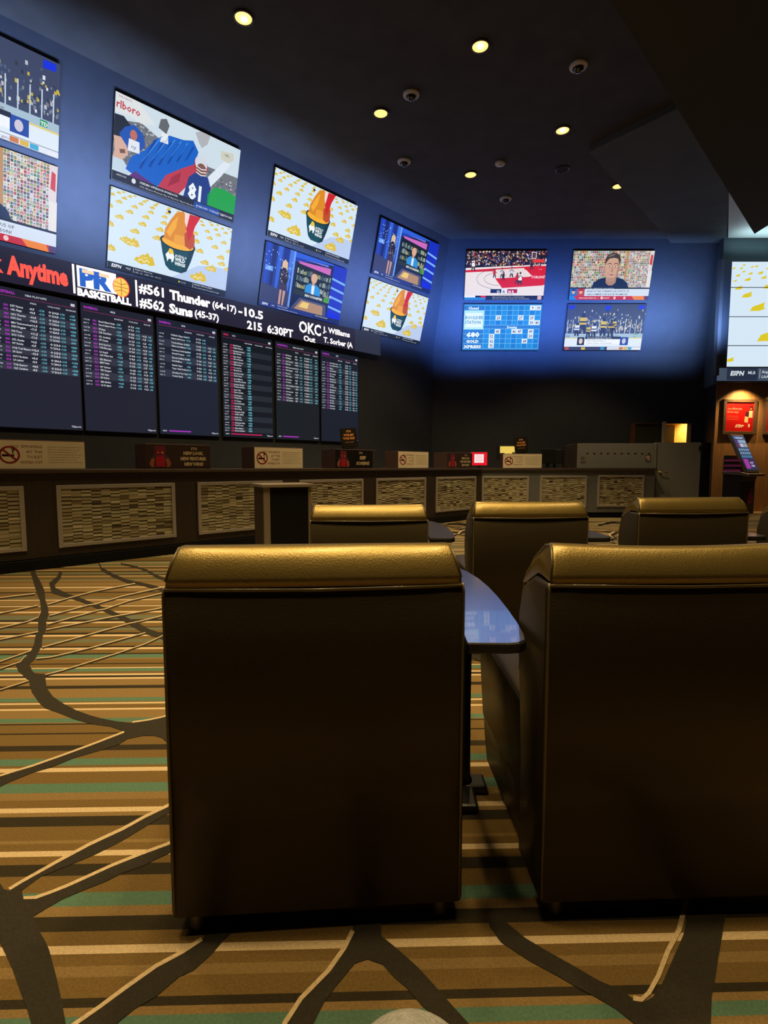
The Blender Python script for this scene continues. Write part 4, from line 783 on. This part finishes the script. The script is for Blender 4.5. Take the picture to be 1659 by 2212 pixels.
t = thing('smoke_detector', 'plain white round detector on the ceiling between two rows of lights', 'smoke detector', (2.09, 10.1, CEIL))
MB().lathe([(.09, 0), (.09, -.03), (.07, -.045), (.0001, -.048)], 24).build('housing', M_white, t, smooth=True); MB().lathe([(.03, -.046), (.028, -.056), (.0001, -.058)], 16).build('sensor', M_white, t, smooth=True)
t = thing('ceiling_speaker', 'faint black round speaker grille below the bright right-hand light', 'speaker', (3.28, 10.31, CEIL))
MB().lathe([(.13, 0), (.13, -.012), (.11, -.016), (.10, -.008), (.10, 0)], 24).build('rim', M_bezel, t); MB().lathe([(.10, 0), (.10, -.009), (.0001, -.012)], 24).build('grille', mat('black_grille', (.02, .02, .02), .8, bump=.6, bscale=300), t)
# ------------------------------------------------------------ betting counter
M_lam = mat('dark_walnut_laminate', (.034, .023, .019), .45, noise=.18, nscale=5, stretch=(6, 6, .6))
M_top = mat('brown_counter_edge', (.06, .042, .036), .4, noise=.15, nscale=6)
M_toe = mat('black_toe_kick', (.004, .004, .004), .8, spec=.2)
M_grey = mat('grey_laminate', (.13, .135, .15), .5, noise=.06, nscale=20)
M_alu = mat('satin_metal_frame', (.42, .38, .38), .38, metal=.3)
STONE = colmat('stacked_stone', rough=.45)
ct = thing('betting_counter', 'long dark brown betting counter on the left with framed mosaic panels', 'counter', (*LC(0, 6.64), 0), CRZ)
sL, sR = -4.0, 9.50
MB().prism([(sL, 0), (sR, 0), (sR-.13, .12), (sL, .12)], .12, 1.03).build('front', M_lam, ct)
MB().prism([(sL, -.05), (sR-.10, -.05), (sR-.22, .12), (sL, .12)], 0, .11).build('toe_kick', M_toe, ct)
MB().prism([(sL, -.05), (sR-.02, -.05), (sR-.48, .62), (sL, .62)], 1.03, 1.072).build('countertop', M_top, ct, bevel=.006)
MB().box(sL, sR-.6, .12, .6, .98, 1.03).build('under_shelf', M_lam, ct)
def mosaic(parent, x0, x1, z0, z1, y, ncol):
    mb = MB(); cw = (x1-x0)/ncol
    pal = [(.42, .38, .25), (.50, .46, .32), (.34, .29, .18), (.20, .155, .09), (.09, .07, .045), (.05, .04, .03), (.46, .42, .30), (.55, .50, .36), (.38, .32, .22)]
    wts = [5, 5, 4, 1.6, .8, .2, 5, 4, 4]; wdk = [.4, .3, 1, 3, 5, 5, .4, .1, 1]
    for i in range(ncol):
        z = z0; q = i
        while z < z1-.004:
            q += 1; h = min(rnd(.022, .032) if q % 2 else rnd(.010, .016), z1-z); c = random.choices(pal, wts if q % 2 else wdk)[0]; d = rnd(0, .007)
            k = rnd(.88, 1.1); c = tuple(min(1, v*k) for v in c)
            mb.box(x0+i*cw+.0008, x0+(i+1)*cw-.0008, y-.004-d, y, z+.0012, z+h-.0006, 0, c)
            z += h
    return mb.build('mosaic', STONE, parent, colattr=True)
def panel(parent, x0, x1, z0=.207, z1=.90, ncol=12):
    f = MB(); t = .045
    f.prism_x([(0, z0), (-.022, z0+.006), (-.022, z0+t), (-.008, z0+t), (0, z0+t)], x0, x1)
    f.prism_x([(0, z1-t), (-.008, z1-t), (-.022, z1-t), (-.022, z1-.006), (0, z1)], x0, x1)
    f.box(x0, x0+t, -.0225, 0, z0+.003, z1-.003); f.box(x1-t, x1, -.0225, 0, z0+.003, z1-.003)
    o = f.build('panel_frame', M_alu, parent, bevel=.003)
    mosaic(o, x0+t, x1-t, z0+t, z1-t, 0, ncol)
for k in range(-2, 5):
    panel(ct, 1.545+1.606*k, 1.545+1.606*k+1.31)
cr = thing('service_counter', 'grey brown service counter across the back with three framed mosaic panels', 'counter', (1.87, 11.45, 0))
MB().box(.0, 3.93, 0, .12, .12, 1.02).build('front', M_grey, cr)
MB().box(.06, 3.93, .02, .12, 0, .12).build('toe_kick', M_toe, cr)
MB().prism([(.04, -.05), (3.95, -.05), (3.95, .6), (.04, .6)], 1.02, 1.068).build('countertop', M_top, cr, bevel=.006)
for x0, x1, zt in ((.225, 1.235, .9), (1.47, 2.475, .91), (2.705, 3.705, .92)): panel(cr, x0, x1, .235, zt, 12)
# tall grey cabinet with slots behind the service counter
M_part = mat('grey_painted_panel', (.22, .225, .25), .5, noise=.05, nscale=30)
cb = thing('grey_cabinet', 'tall grey cabinet with a row of small slots standing behind the back counter', 'cabinet', (4.02, 11.62, 0))
MB().box(.16, 1.83, 0, .45, 1.07, 1.60).box(.16, 1.83, .44, .5, 0, 1.07).build('body', M_part, cb, bevel=.004)
MB().add([(0, .3, 1.07), (.16, 0, 1.07), (.16, .45, 1.07), (0, .45, 1.07), (0, .3, 1.56), (.16, 0, 1.60), (.16, .45, 1.60), (0, .45, 1.56)], [(0, 3, 2, 1), (4, 5, 6, 7), (0, 1, 5, 4), (1, 2, 6, 5), (2, 3, 7, 6), (3, 0, 4, 7)]).build('side_panel', M_lam, cb)
for k in range(10): MB().box(.36+k*.148, .36+k*.148+.045, -.004, .01, 1.375, 1.395).build('slot', M_bezel, cb)
p = Pic(.11, .13, 10, 12, .0008); p.rect(0, 0, 10, 12, (120, 122, 116), 0); p.text('WE', 1.5, 7, 3.5, (60, 60, 60), 1, bold=.03); p.text('ID', 1.5, 3, 3.5, (60, 60, 60), 1, bold=.03)
nt_ = p.build('notice', PRINT, None); nt_.location = (4.31, 11.612, 1.265); tag(nt_, 'small pale square notice taped to the left end of the grey cabinet', 'notice')
p = Pic(.12, .14, 10, 12, .0008); p.rect(0, 0, 10, 12, (96, 76, 76), 0); p.rect(1, 5, 8, 10, (190, 160, 156), 1); p.rect(3, 1, 9, 4.5, (176, 150, 146), 1)
nt_ = p.build('notice', PRINT, None); nt_.location = (5.72, 11.612, 1.29); tag(nt_, 'small reddish sticker beside the slots, next to the grey door', 'notice')
gd = thing('half_height_door', 'grey half-height door with a brass lever closing off the counter', 'door', (5.86, 11.62, 0))
MB().box(.035, 1.0, 0, .05, .05, 1.62).build('leaf', M_part, gd, bevel=.003)
MB().box(0, .03, -.02, .06, 0, 1.62).build('jamb', M_part, gd)
h = MB(); h.lathe([(.028, 0), (.028, .02), (.0001, .024)], 16); hh = h.build('rosette', M_brass, gd, smooth=True, loc=(.12, -.001, .98)); hh.rotation_euler = (PI/2, 0, 0)
MB().tube([(.12, -.02, .98), (.12, -.05, .98), (.17, -.055, .975), (.27, -.055, .965)], .012, 8).build('lever', M_brass, gd, smooth=True)
for z in (1.45, .3): MB().box(.95, .985, -.012, .004, z, z+.1).build('hinge', M_bezel, gd)
pl = thing('dark_pillar', 'very dark narrow pillar between the grey door and the wood wall', 'pillar', (6.90, 11.6, 0))
MB().box(0, .16, 0, .3, 0, 1.62).build('shaft', M_toe, pl)
# ------------------------------------------------------------ counter sign boxes
M_box = mat('brown_sign_box', (.085, .045, .035), .5, noise=.1, nscale=8)
def no_smoking(p):
    p.rect(0, 0, 28, 10, (222, 208, 188), 0)
    for a in range(0, 360, 15):
        c0, c1 = math.radians(a), math.radians(a+15)
        p.poly([(4.2+3.1*math.cos(c0), 4.9+3.1*math.sin(c0)), (4.2+3.1*math.cos(c1), 4.9+3.1*math.sin(c1)), (4.2+2.5*math.cos(c1), 4.9+2.5*math.sin(c1)), (4.2+2.5*math.cos(c0), 4.9+2.5*math.sin(c0))], (132, 30, 30), 2)
    p.line([(2.2, 6.8), (6.2, 3.0)], .6, (132, 30, 30), 3)
    p.rect(2.0, 4.3, 5.6, 5.1, (40, 26, 24), 1); p.line([(5.4, 5.4), (5.0, 6.2), (5.8, 6.6), (4.8, 7.1)], .35, (40, 26, 24), 1)
    for i, t in enumerate(('NO SMOKING', 'AT THE', 'TICKET', 'WINDOW')): p.text(t, 14.2, 7.4-i*1.85, 1.5, (120, 64, 52), 2, align='r')
    for i in range(7): p.text('Smoking is not permitted within the race book window'[i*2:i*2+38], 15.8, 7.7-i*.93, .72, (110, 92, 80), 2, sx=.95, fit=11.3-.8*(i % 3))
def promo(lines, dark):
    def f(p):
        p.rect(0, 0, 28, 10, dark, 0)
        p.poly([(1.2, 2.0), (2.6, 5.2), (3.6, 4.8), (3.0, 1.4), (3.4, .6), (2.0, .6)], (150, 84, 62), 2); p.poly([(10.3, 2.0), (8.9, 5.2), (7.9, 4.8), (8.5, 1.4), (8.1, .6), (9.5, .6)], (150, 84, 62), 2)
        p.poly([(2.2, 4.4), (3.1, 5.8), (3.8, 5.0), (3.4, 4.0)], (50, 60, 84), 3); p.poly([(9.3, 4.4), (8.4, 5.8), (7.7, 5.0), (8.1, 4.0)], (50, 60, 84), 3)
        p.poly([(3.6, .6), (3.4, 9.0), (3.8, 9.5), (7.7, 9.5), (8.1, 9.0), (7.9, .6)], (92, 44, 56), 3); p.rect(4.0, .8, 7.6, 5.0, (160, 28, 46), 4); p.rect(4.0, 5.0, 7.6, 9.0, (110, 34, 50), 4)
        p.ell(4.9, 6.6, .5, .3, (236, 90, 60), 5, 8); p.ell(6.7, 6.6, .5, .3, (236, 150, 90), 5, 8)
        k = len(lines)-1
        p.text(lines[0], 20.5 if k > 2 else 18.5, 8.0, 1.5, (186, 168, 134), 3, bold=.03, align='c')
        for i, t in enumerate(lines[1:]): p.text(t, 20.2, 5.9-i*2.35 if k > 2 else 4.9-i*3.1, 1.9 if k > 2 else 2.5, (186, 168, 134), 3, bold=.06, sx=.85, align='c', shear=.1)
    return f
NEWL = promo(('STN', 'NEW LOOK.', 'NEW FEATURES.', 'NEW WINS!'), (52, 38, 40)); KEEP = promo(('STN', 'KEEP', 'SCORING!'), (22, 18, 22))
def sign_box(label, loc, rz, pic, w=.84, base=True):
    t = thing('sign_box', label, 'sign', loc, rz, 'sign boxes along the counter')
    MB().box(0, w, .006, .35, .0, .31).build('box', M_box, t, bevel=.003)
    p = Pic(w-.01, .295, 28, 10, .0005); pic(p); p.build('sign_face', PRINT, t, loc=(w/2, .004, .153))
    return t
ztop = 1.072
def lcs(s): return (*LC(s, 6.64+.02), ztop)
sign_box('large no smoking at the ticket window sign cut off by the left edge', lcs(1.02), CRZ, no_smoking)
sign_box('larger new look, new features sign with a red phone figure', lcs(2.525), CRZ, NEWL)
sign_box('no smoking sign box between the two nearest red phone signs', lcs(4.02), CRZ, no_smoking)
sign_box('black keep scoring sign box with a red phone figure', lcs(5.49), CRZ, KEEP)
sign_box('no smoking sign box just right of the keep scoring sign', lcs(6.95), CRZ, no_smoking)
sign_box('faint small new look sign box beside the glowing red monitor', lcs(8.35), CRZ, NEWL)
sign_box('no smoking sign box on the back counter under the mosaic panels', (2.55, 11.50, 1.068), 0, no_smoking)
def easel_card(label, loc, rz, z=0):
    t = thing('easel_card', label, 'sign', loc, rz, 'small standing cards')
    t.rotation_euler = (math.radians(-8), math.radians(-4), rz)
    MB().box(-.15, .15, .004, .014, 0, .33).build('panel', M_bezel, t)
    p = Pic(.28, .31, 10, 12, .0006); p.rect(0, 0, 10, 12, (26, 22, 20), 0)
    p.text('STN', 5, 9.6, 1.8, (220, 160, 100), 2, bold=.03, align='c'); p.text('YOUR BET', 5, 7.2, 1.9, (226, 150, 90), 2, bold=.05, align='c', fit=None, sx=.8); p.text('YOUR WAY', 5, 5.0, 1.9, (226, 150, 90), 2, bold=.05, align='c', sx=.8); p.text('at the kiosk', 5, 2.8, 1.2, (200, 140, 90), 2, align='c')
    p.build('card_face', PRINT, t, loc=(0, .0, .165))
    MB().box(-.12, .12, -.03, .10, -.012, .0).build('foot', M_bezel, t)
    return t
easel_card('small black standing card with orange lettering on top of the keep scoring box', (*LC(5.95, 6.64+.18), 1.42), CRZ-.35)
easel_card('small black standing card behind the sign on the back counter', (3.02, 11.76, 1.415), 0)
# little screens behind the counter
mo = thing('red_monitor', 'small glowing monitor with a white square on a red border', 'monitor', (2.08, 11.75, 1.07), 0)
MB().box(-.19, .19, 0, .04, .05, .35).build('casing', M_bezel, mo, bevel=.006); MB().box(-.02, .02, .02, .04, .0, .06).box(-.08, .08, -.02, .1, -.002, .008).build('stand', M_bezel, mo)
p = Pic(.36, .285, 10, 8, .0006); p.rect(0, 0, 10, 8, (226, 20, 40), 0); p.rect(2.2, 1.6, 7.9, 6.8, (250, 232, 232), 1)
for y in (5.6, 4.6, 3.6, 2.6): p.rect(2.9, y, 7.2, y+.3, (236, 150, 150), 2)
p.build('screen', SCREEN, mo, loc=(0, -.003, .2))
mo = thing('lit_monitor', 'small monitor glowing yellow behind the sign on the back counter', 'monitor', (2.72, 11.95, 1.07), 0)
MB().box(-.2, .2, 0, .04, .18, .50).build('casing', M_bezel, mo, bevel=.006); MB().box(-.03, .03, .01, .05, 0, .2).box(-.1, .1, -.05, .12, -.002, .01).build('stand', M_bezel, mo)
p = Pic(.34, .26, 10, 8, .0006); p.rect(0, 0, 10, 8, (236, 200, 90), 0); p.rect(0, 0, 3, 3.5, (40, 40, 50), 1); p.rect(8, 0, 10, 4, (60, 50, 40), 1); p.build('screen', SCREEN, mo, loc=(.03, -.003, .35))
for i, (x, y, l) in enumerate(((3.62, 11.80, 'dark back-turned monitor next to the grey cabinet'), (3.84, 12.05, 'dark monitor squeezed against the side of the grey cabinet'))):
    mo = thing('dark_monitor', l, 'monitor', (x, y, 1.068), .15-.3*i, 'dark monitors on the back counter')
    MB().box(-.17, .17, 0, .05, .10, .42).build('casing', M_bezel, mo, bevel=.01); MB().box(-.03, .03, .02, .06, .01, .14).box(-.1, .1, -.05, .14, 0, .012).build('stand', M_bezel, mo)
mo = thing('counter_lamp_arm', 'thin upright metal reader arm standing right of the keep scoring box', 'stand', (*LC(6.42, 6.64+.12), ztop), CRZ)
MB().box(-.06, .06, -.05, .05, 0, .012).build('base', M_bezel, mo); MB().box(-.012, .012, -.012, .012, .012, .30).build('post', M_steel, mo); MB().box(-.012, .09, -.014, .014, .30, .316).build('arm', M_steel, mo)
# ------------------------------------------------------------ free-standing podium in front of the counter
M_pod = mat('taupe_podium_edge', (.22, .18, .14), .5)
pd = thing('podium', 'dark free-standing podium with pale posts in front of the mosaic counter', 'podium', (-1.17, 5.20, 0), math.radians(26))
MB().box(-.025, .505, -.03, .47, .895, .928).build('top', M_pod, pd, bevel=.006)
MB().box(.055, .455, .012, .40, .03, .895).build('door_panel', M_toe, pd)
MB().box(-.0, .06, -.0, .045, 0, .895).build('post', M_pod, pd, bevel=.004); MB().box(.45, .48, -.0, .045, 0, .895).build('post', M_pod, pd, bevel=.004)
MB().box(.0, .02, .046, .44, .0, .895).box(.46, .48, .046, .44, 0, .895).box(.02, .46, .42, .44, 0, .895).build('side_panel', M_lam, pd)
# ------------------------------------------------------------ betting kiosk and posters on the wood wall
ks = thing('betting_kiosk', 'black betting kiosk with a tall leaning touch screen against the wood wall', 'kiosk', (8.47, 12.35, 0), math.radians(30))
MB().prism_x([(.05, 0), (.45, 0), (.45, .95), (.0, .95), (.05, .75)], -.32, .32).build('cabinet', M_bezel, ks, bevel=.01)
MB().prism_x([(-.14, .88), (-.14, .93), (.1, .99), (.45, .99), (.45, .93), (.0, .9)], -.36, .36).build('console', mat('console_chrome', (.35, .3, .25), .3, metal=.9), ks, bevel=.008)
sc = MB().box(-.29, .29, 0, .07, 0, .98).build('screen_housing', mat('kiosk_shell', (.22, .2, .2), .35, metal=.5), ks, bevel=.02, seg=3, loc=(0, -.06, .97)); sc.rotation_euler = (math.radians(-25), 0, 0)
p = Pic(.50, .88, 10, 20, .0006)
p.rect(0, 0, 10, 20, (46, 60, 96), 0); p.rect(.5, 18, 9.5, 19.6, (90, 120, 170), 1); p.text('BET ANY GAME', 5, 18.2, 1.1, (240, 244, 250), 2, bold=.03, align='c', sx=.8)
p.rect(.5, 15.6, 2.8, 17.5, (90, 60, 140), 1); p.rect(3, 15.6, 9.5, 17.5, (150, 180, 210), 1); p.rect(3.3, 13.2, 6.2, 15.3, (200, 206, 214), 1); p.rect(6.5, 13.2, 9.5, 15.3, (160, 170, 190), 1); p.rect(.5, 13.2, 3, 15.3, (110, 60, 120), 1)
for r in range(3):
    for c in range(5): p.rect(.6+c*1.85, 7.0+r*2.0, 1.9+c*1.85, 8.4+r*2.0, (130, 170, 200) if r else (90, 140, 180), 1)
p.rect(.5, .8, 4.2, 6.2, (176, 60, 170), 1); p.rect(4.6, .8, 9.5, 6.2, (60, 46, 90), 1); p.text('PLAY', 5.2, 3.6, 1.5, (226, 210, 240), 2, bold=.03); p.text('HERE', 5.2, 1.8, 1.5, (226, 210, 240), 2, bold=.03)
p.build('touch_screen', colmat('screen_dim', emission=.8), sc, loc=(0, -.004, .50))
for z in (.99, 1.10, 1.22): MB().box(-.352, -.33, .06, .42, z, z+.045).build('side_light', mat('magenta_strip', (.14, .02, .07), .4, emit=(.5, .03, .18), estr=.08), ks)
MB().prism_x([(.12, .99), (.45, .99), (.45, 1.36), (.36, 1.36)], -.33, .33).build('back_cabinet', M_bezel, ks, bevel=.01)
p = Pic(.34, .42, 10, 12, .0008); p.poly([(1, .5), (9, .5), (9.4, 5), (7.4, 9.2), (6.6, 11.4), (4.6, 11.6), (3.6, 9.4), (1.4, 7.4), (.6, 4)], (112, 20, 64), 0); p.poly([(3, 1), (7, 1), (7.4, 6), (5.2, 8.6), (3, 6)], (156, 36, 96), 1)
p.build('graphic', PRINT, ks, loc=(.10, .043, .42))
def poster(label, x, y):
    t = thing('framed_poster', label, 'poster', (x, y, 2.295), math.radians(4.9), 'framed posters on the wood wall')
    f = MB(); w, hh_, tt_ = .43, .42, .075
    f.box(-w, w, -.05, 0, hh_-tt_, hh_); f.box(-w, w, -.05, 0, -hh_, -hh_+tt_); f.box(-w, -w+tt_, -.05, 0, -hh_+tt_, hh_-tt_); f.box(w-tt_, w, -.05, 0, -hh_+tt_, hh_-tt_)
    f.build('frame', mat('dark_brown_frame', (.10, .06, .04), .45), t, bevel=.006)
    MB().box(-w+tt_, w-tt_, -.02, 0, -hh_+tt_, hh_-tt_).build('backing', M_bezel, t)
    p = Pic(.71, .69, 20, 19, .0008); p.rect(0, 0, 20, 19, (196, 24, 26), 0)
    p.text('Our All-In-One', 1.2, 14.2, 1.9, (240, 190, 170), 2, sx=.85); p.text('Mobile App!', 1.2, 12.0, 1.9, (240, 190, 170), 2, sx=.85)
    for k in range(3): p.rect(1.3, 9.8-k*1.1, 9.5, 10.0-k*1.1, (226, 110, 90), 1)
    p.text('STN', 7.2, 2.6, 2.6, (250, 236, 220), 2, bold=.06, shear=.25); p.rect(11.8, 3.3, 13.6, 4.1, (240, 220, 200), 2); p.rect(16.6, 2.8, 17.8, 4.8, (240, 220, 200), 2)
    p.poly([(13.6, 6.2), (16.2, 5.6), (16.8, 12.6), (14.4, 13.2)], (236, 200, 160), 2); p.poly([(14.0, 10.0), (16.6, 9.4), (16.8, 12.6), (14.4, 13.2)], (70, 30, 60), 3)
    p.poly([(16.6, 9.0), (19.4, 9.0), (19.2, 16.6), (16.9, 16.4)], (236, 204, 170), 4); p.poly([(16.8, 13.6), (19.3, 13.6), (19.2, 16.6), (16.9, 16.4)], (60, 20, 40), 5); p.ell(18.0, 14.8, .7, .8, (220, 110, 60), 6, 10)
    p.build('print', PRINT, t, loc=(0, -.024, 0))
poster('red app poster in a brown frame, wholly visible above the kiosk', 8.57, 13.045)
poster('red poster in a brown frame cut off by the right edge', 9.62, 13.135)
for x, y, k in ((8.62, 12.72, 120), (9.75, 12.80, 100)):
    aim(spot((x, y, 3.0), k, (1, .62, .22), 120, .8, .03), (x, y+.42, 1.9))
# ------------------------------------------------------------ lounge chairs
M_lea_lit = leather('lit_brown_leather', (.21, .150, .050), .38, .65, .35, .8)  # same leather as the backs, golden lamp sheen put into its colour
M_lea_shaded = leather('shaded_brown_leather', (.020, .0145, .009), .46, 0, .12, .38)  # darkened copy of the leather, the backs' shade put into its colour
M_piping = mat('leather_piping', (.10, .075, .035), .35, coat=.3)
M_foot = mat('dark_steel_foot', (.12, .11, .115), .35, metal=.6)
CWD = .684
def loft(secs, closed=True):
    """secs: list of (x, [(y,z)...]) sections of equal length"""
    mb = MB(); n = len(secs[0][1]); vs = []
    for x, pr in secs: vs += [(x+(q[2] if len(q) > 2 else 0), q[0], q[1]) for q in pr]
    fs = [(i*n+k, i*n+(k+1) % n, (i+1)*n+(k+1) % n, (i+1)*n+k) for i in range(len(secs)-1) for k in range(n)]
    fs += [list(range(n))[::-1], list(range((len(secs)-1)*n, len(secs)*n))]
    return mb.add(vs, fs)
def pad(prof, w, puff, edge=.02, nx=9, x0=0, sag=0, taper=0):
    """a stuffed pad: profile in yz swept across x, drawn in slightly at both ends"""
    cy = sum(p[0] for p in prof)/len(prof); cz = sum(p[1] for p in prof)/len(prof); secs = []; zb = min(p[1] for p in prof); zt = max(p[1] for p in prof)
    xs = [0, .004, edge*.5, edge]+[edge+(w-2*edge)*i/nx for i in range(1, nx)]+[w-edge, w-edge*.5, w-.004, w]
    for x in xs:
        d = min(x, w-x); e = 0 if d >= edge else (1-math.sqrt(max(0, 1-(1-d/edge)**2)))
        k = math.sin(PI*x/w)
        pr = []
        for y, z in prof:
            dy, dz = y-cy, z-cz; L = math.hypot(dy, dz) or 1
            off = -edge*e+puff*k
            tx = (x-w/2)/(w/2); inset = -taper*max(0, (z-zb)/(zt-zb))**1.3*(1 if tx > 0 else -1)*abs(tx)**2
            pr.append((y+dy/L*off, z+dz/L*off-sag*k*max(0, dz)/L, inset))
        secs.append((x0+x, pr))
    return loft(secs)
def make_chair(label, loc, rz, kz=1.0, sag=.004):
    t = thing('lounge_chair', label, 'lounge chair', loc, rz, 'brown leather lounge chairs')
    zs = .835*kz
    Z = lambda v: v*kz
    # back shell: flat back, bulging front
    prof = [(0, .05), (0, zs-.012), (.008, zs-.004), (.10, zs-.004), (.185, Z(.79)), (.215, Z(.72)), (.222, Z(.64)), (.21, Z(.54)), (.19, .44), (.17, .30), (.17, .05)]
    b = pad(prof, CWD, .0, .012, 10); b.build('backrest', M_lea_shaded, t, smooth=True)
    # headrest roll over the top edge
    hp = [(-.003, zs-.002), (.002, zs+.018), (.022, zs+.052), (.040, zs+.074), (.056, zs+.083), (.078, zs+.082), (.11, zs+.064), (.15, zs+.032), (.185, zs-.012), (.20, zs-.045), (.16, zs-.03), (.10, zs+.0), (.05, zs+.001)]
    pad(hp, CWD-.004, .004, .012, 16, .002, sag, .022).build('headrest', M_lea_lit, t, smooth=True)
    # piping: seam across the back and down both back corners
    MB().tube([(.008, -.001, zs-.007), (CWD*.25, -.0035, zs-.009), (CWD*.5, -.0045, zs-.011), (CWD*.75, -.0035, zs-.009), (CWD-.008, -.001, zs-.007)], .0045, 10).build('piping', M_piping, t, smooth=True)
    for x in (.006, CWD-.006):
        MB().tube([(x, .001, .06), (x, -.001, .3), (x, -.001, zs-.02), (x, .004, zs-.002)], .0035, 8).build('piping', M_piping, t, smooth=True)
        MB().tube([(x+i_*(1 if x < .1 else -1), y, z) for y, z, i_ in [(.004, zs+.01, .004), (.022, zs+.048, .012), (.055, zs+.078, .02), (.085, zs+.075, .019), (.14, zs+.035, .011), (.19, zs-.03, .002), (.214, Z(.70), -.002), (.21, Z(.55), -.002)]], .003, 8).build('piping', M_piping, t, smooth=True)
    # seat cushion and base
    sp = [(.17, .20), (.17, .455), (.24, .468), (.45, .475), (.62, .485), (.70, .478), (.725, .45), (.72, .38), (.69, .28), (.66, .20)]
    pad(sp, CWD-.012, .006, .025, 10, .006).build('seat', M_lea_shaded, t, smooth=True)
    bp = [(.16, .07), (.16, .22), (.66, .22), (.64, .15), (.60, .07)]
    pad(bp, CWD-.02, 0, .01, 6, .01).build('base', M_lea_shaded, t, smooth=True)
    for x, y in ((.05, .03), (CWD-.05, .03), (.06, .56), (CWD-.06, .56)):
        MB().lathe([(.016, 0), (.02, .01), (.017, .03), (.026, .075), (.028, .09)], 14).build('leg', M_foot, t, smooth=True, loc=(x, y, 0))
    return t
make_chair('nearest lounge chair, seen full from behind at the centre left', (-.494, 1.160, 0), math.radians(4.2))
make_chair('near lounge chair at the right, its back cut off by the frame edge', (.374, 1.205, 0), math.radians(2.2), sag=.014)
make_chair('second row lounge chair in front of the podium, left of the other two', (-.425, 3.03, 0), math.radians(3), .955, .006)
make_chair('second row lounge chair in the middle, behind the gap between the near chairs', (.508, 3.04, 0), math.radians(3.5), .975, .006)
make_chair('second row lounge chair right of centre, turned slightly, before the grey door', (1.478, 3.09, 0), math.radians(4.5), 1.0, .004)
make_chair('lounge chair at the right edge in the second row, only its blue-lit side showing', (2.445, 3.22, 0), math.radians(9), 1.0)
# ------------------------------------------------------------ tables between the chairs
M_tab = mat('glossy_grey_tabletop', (.50, .50, .64), .2, metal=.9, coat=.6, spec=1.0)
M_tabe = mat('black_table_edge', (.008, .008, .009), .4)
def make_table(label, loc, rz, z=.68):
    t = thing('side_table', label, 'table', loc, rz, 'half-round side tables between the chairs')
    out = [(0, 0), (.10, -.002), (.128, .004), (.148, .025), (.156, .07), (.163, .16), (.168, .30), (.170, .45), (.166, .60), (.155, .74), (.135, .86), (.105, .97), (.06, 1.05), (.02, 1.09), (0, 1.095)]
    MB().prism(out, z-.028, z-.002).build('edge', M_tabe, t, bevel=.006)
    MB().prism([(min(max(x, .003), x-.003 if x > .01 else .003), y*.995+.003) for x, y in out], z-.003, z).build('top', M_tab, t)
    MB().lathe([(.035, .03), (.028, .05), (.026, .3), (.028, .6), (.05, z-.028)], 18, .065, .50).build('column', M_tabe, t, smooth=True)
    MB().prism([(.03, .36), (.10, .36), (.10, .66), (.03, .66)], 0, .03).prism([(.0, .46), (.145, .46), (.145, .54), (.0, .54)], 0.001, .032).build('foot', M_tabe, t, bevel=.01)
    return t
make_table('blue-reflecting half-round side table between the two nearest chairs', (.198, 1.245, 0), math.radians(-.5))
make_table('dark half-round side table between the left and middle second row chairs', (.272, 3.12, 0), math.radians(0))
make_table('dark side table between the middle and right second row chairs', (1.21, 3.14, 0), math.radians(2))
make_table('side table glowing orange at the right edge beyond the second row', (2.185, 3.2, 0), math.radians(2))
# ------------------------------------------------------------ knee of the seated photographer
kn = thing('person', 'grey knit-covered knee of a seated person at the bottom edge', 'person', (.03, .50, 0))
def limb(pts, rads, name, m):
    mb = MB(); mb.tube(pts, rads, 20); return mb.build(name, m, kn, smooth=True, subsurf=1)
M_knit = mat('grey_knit', (.36, .36, .38), .9, noise=.15, nscale=90, bump=.6, bscale=260)
limb([(0, -.42, .46), (0, -.25, .465), (0, -.10, .455), (0, -.02, .452), (0, .025, .425), (0, .04, .37), (0, .025, .25), (0, .01, .12), (0, 0, .07)], [.095, .09, .085, .083, .08, .07, .06, .05, .045], 'leg', M_knit)
sh = MB(); sh.prism_x([(-.10, 0), (.17, 0), (.185, .03), (.15, .06), (.06, .085), (.02, .11), (-.09, .11), (-.11, .05)], -.045, .045); sh.build('shoe', mat('dark_shoe', (.03, .03, .035), .6), kn, bevel=.02, seg=3, smooth=True)
# ------------------------------------------------------------ added blue area lights imitating screen glare on the walls
for s, k, c in ((.6, 190, (.36, .52, .95)), (2.8, 190, (.36, .52, .95)), (5.4, 165, (.33, .48, .95)), (8.0, 150, (.27, .42, 1)), (9.6, 100, (.2, .36, 1))):
    o = area((*LW(s, 7.0), 3.9), (0, 0, 0), 1.6, .5, k*.46, c, 92); aim(o, (*LW(s, 8.5), 5.15))
for x, k, c in ((2.2, 200, (.10, .27, 1)), (3.9, 190, (.09, .25, 1)), (5.6, 150, (.16, .34, 1)), (7.1, 150, (.26, .45, .95))):
    o = area((x, 12.1, 4.1), (0, 0, 0), 1.4, .4, k*.40, c, 95); aim(o, (x, 13.7, 4.9))
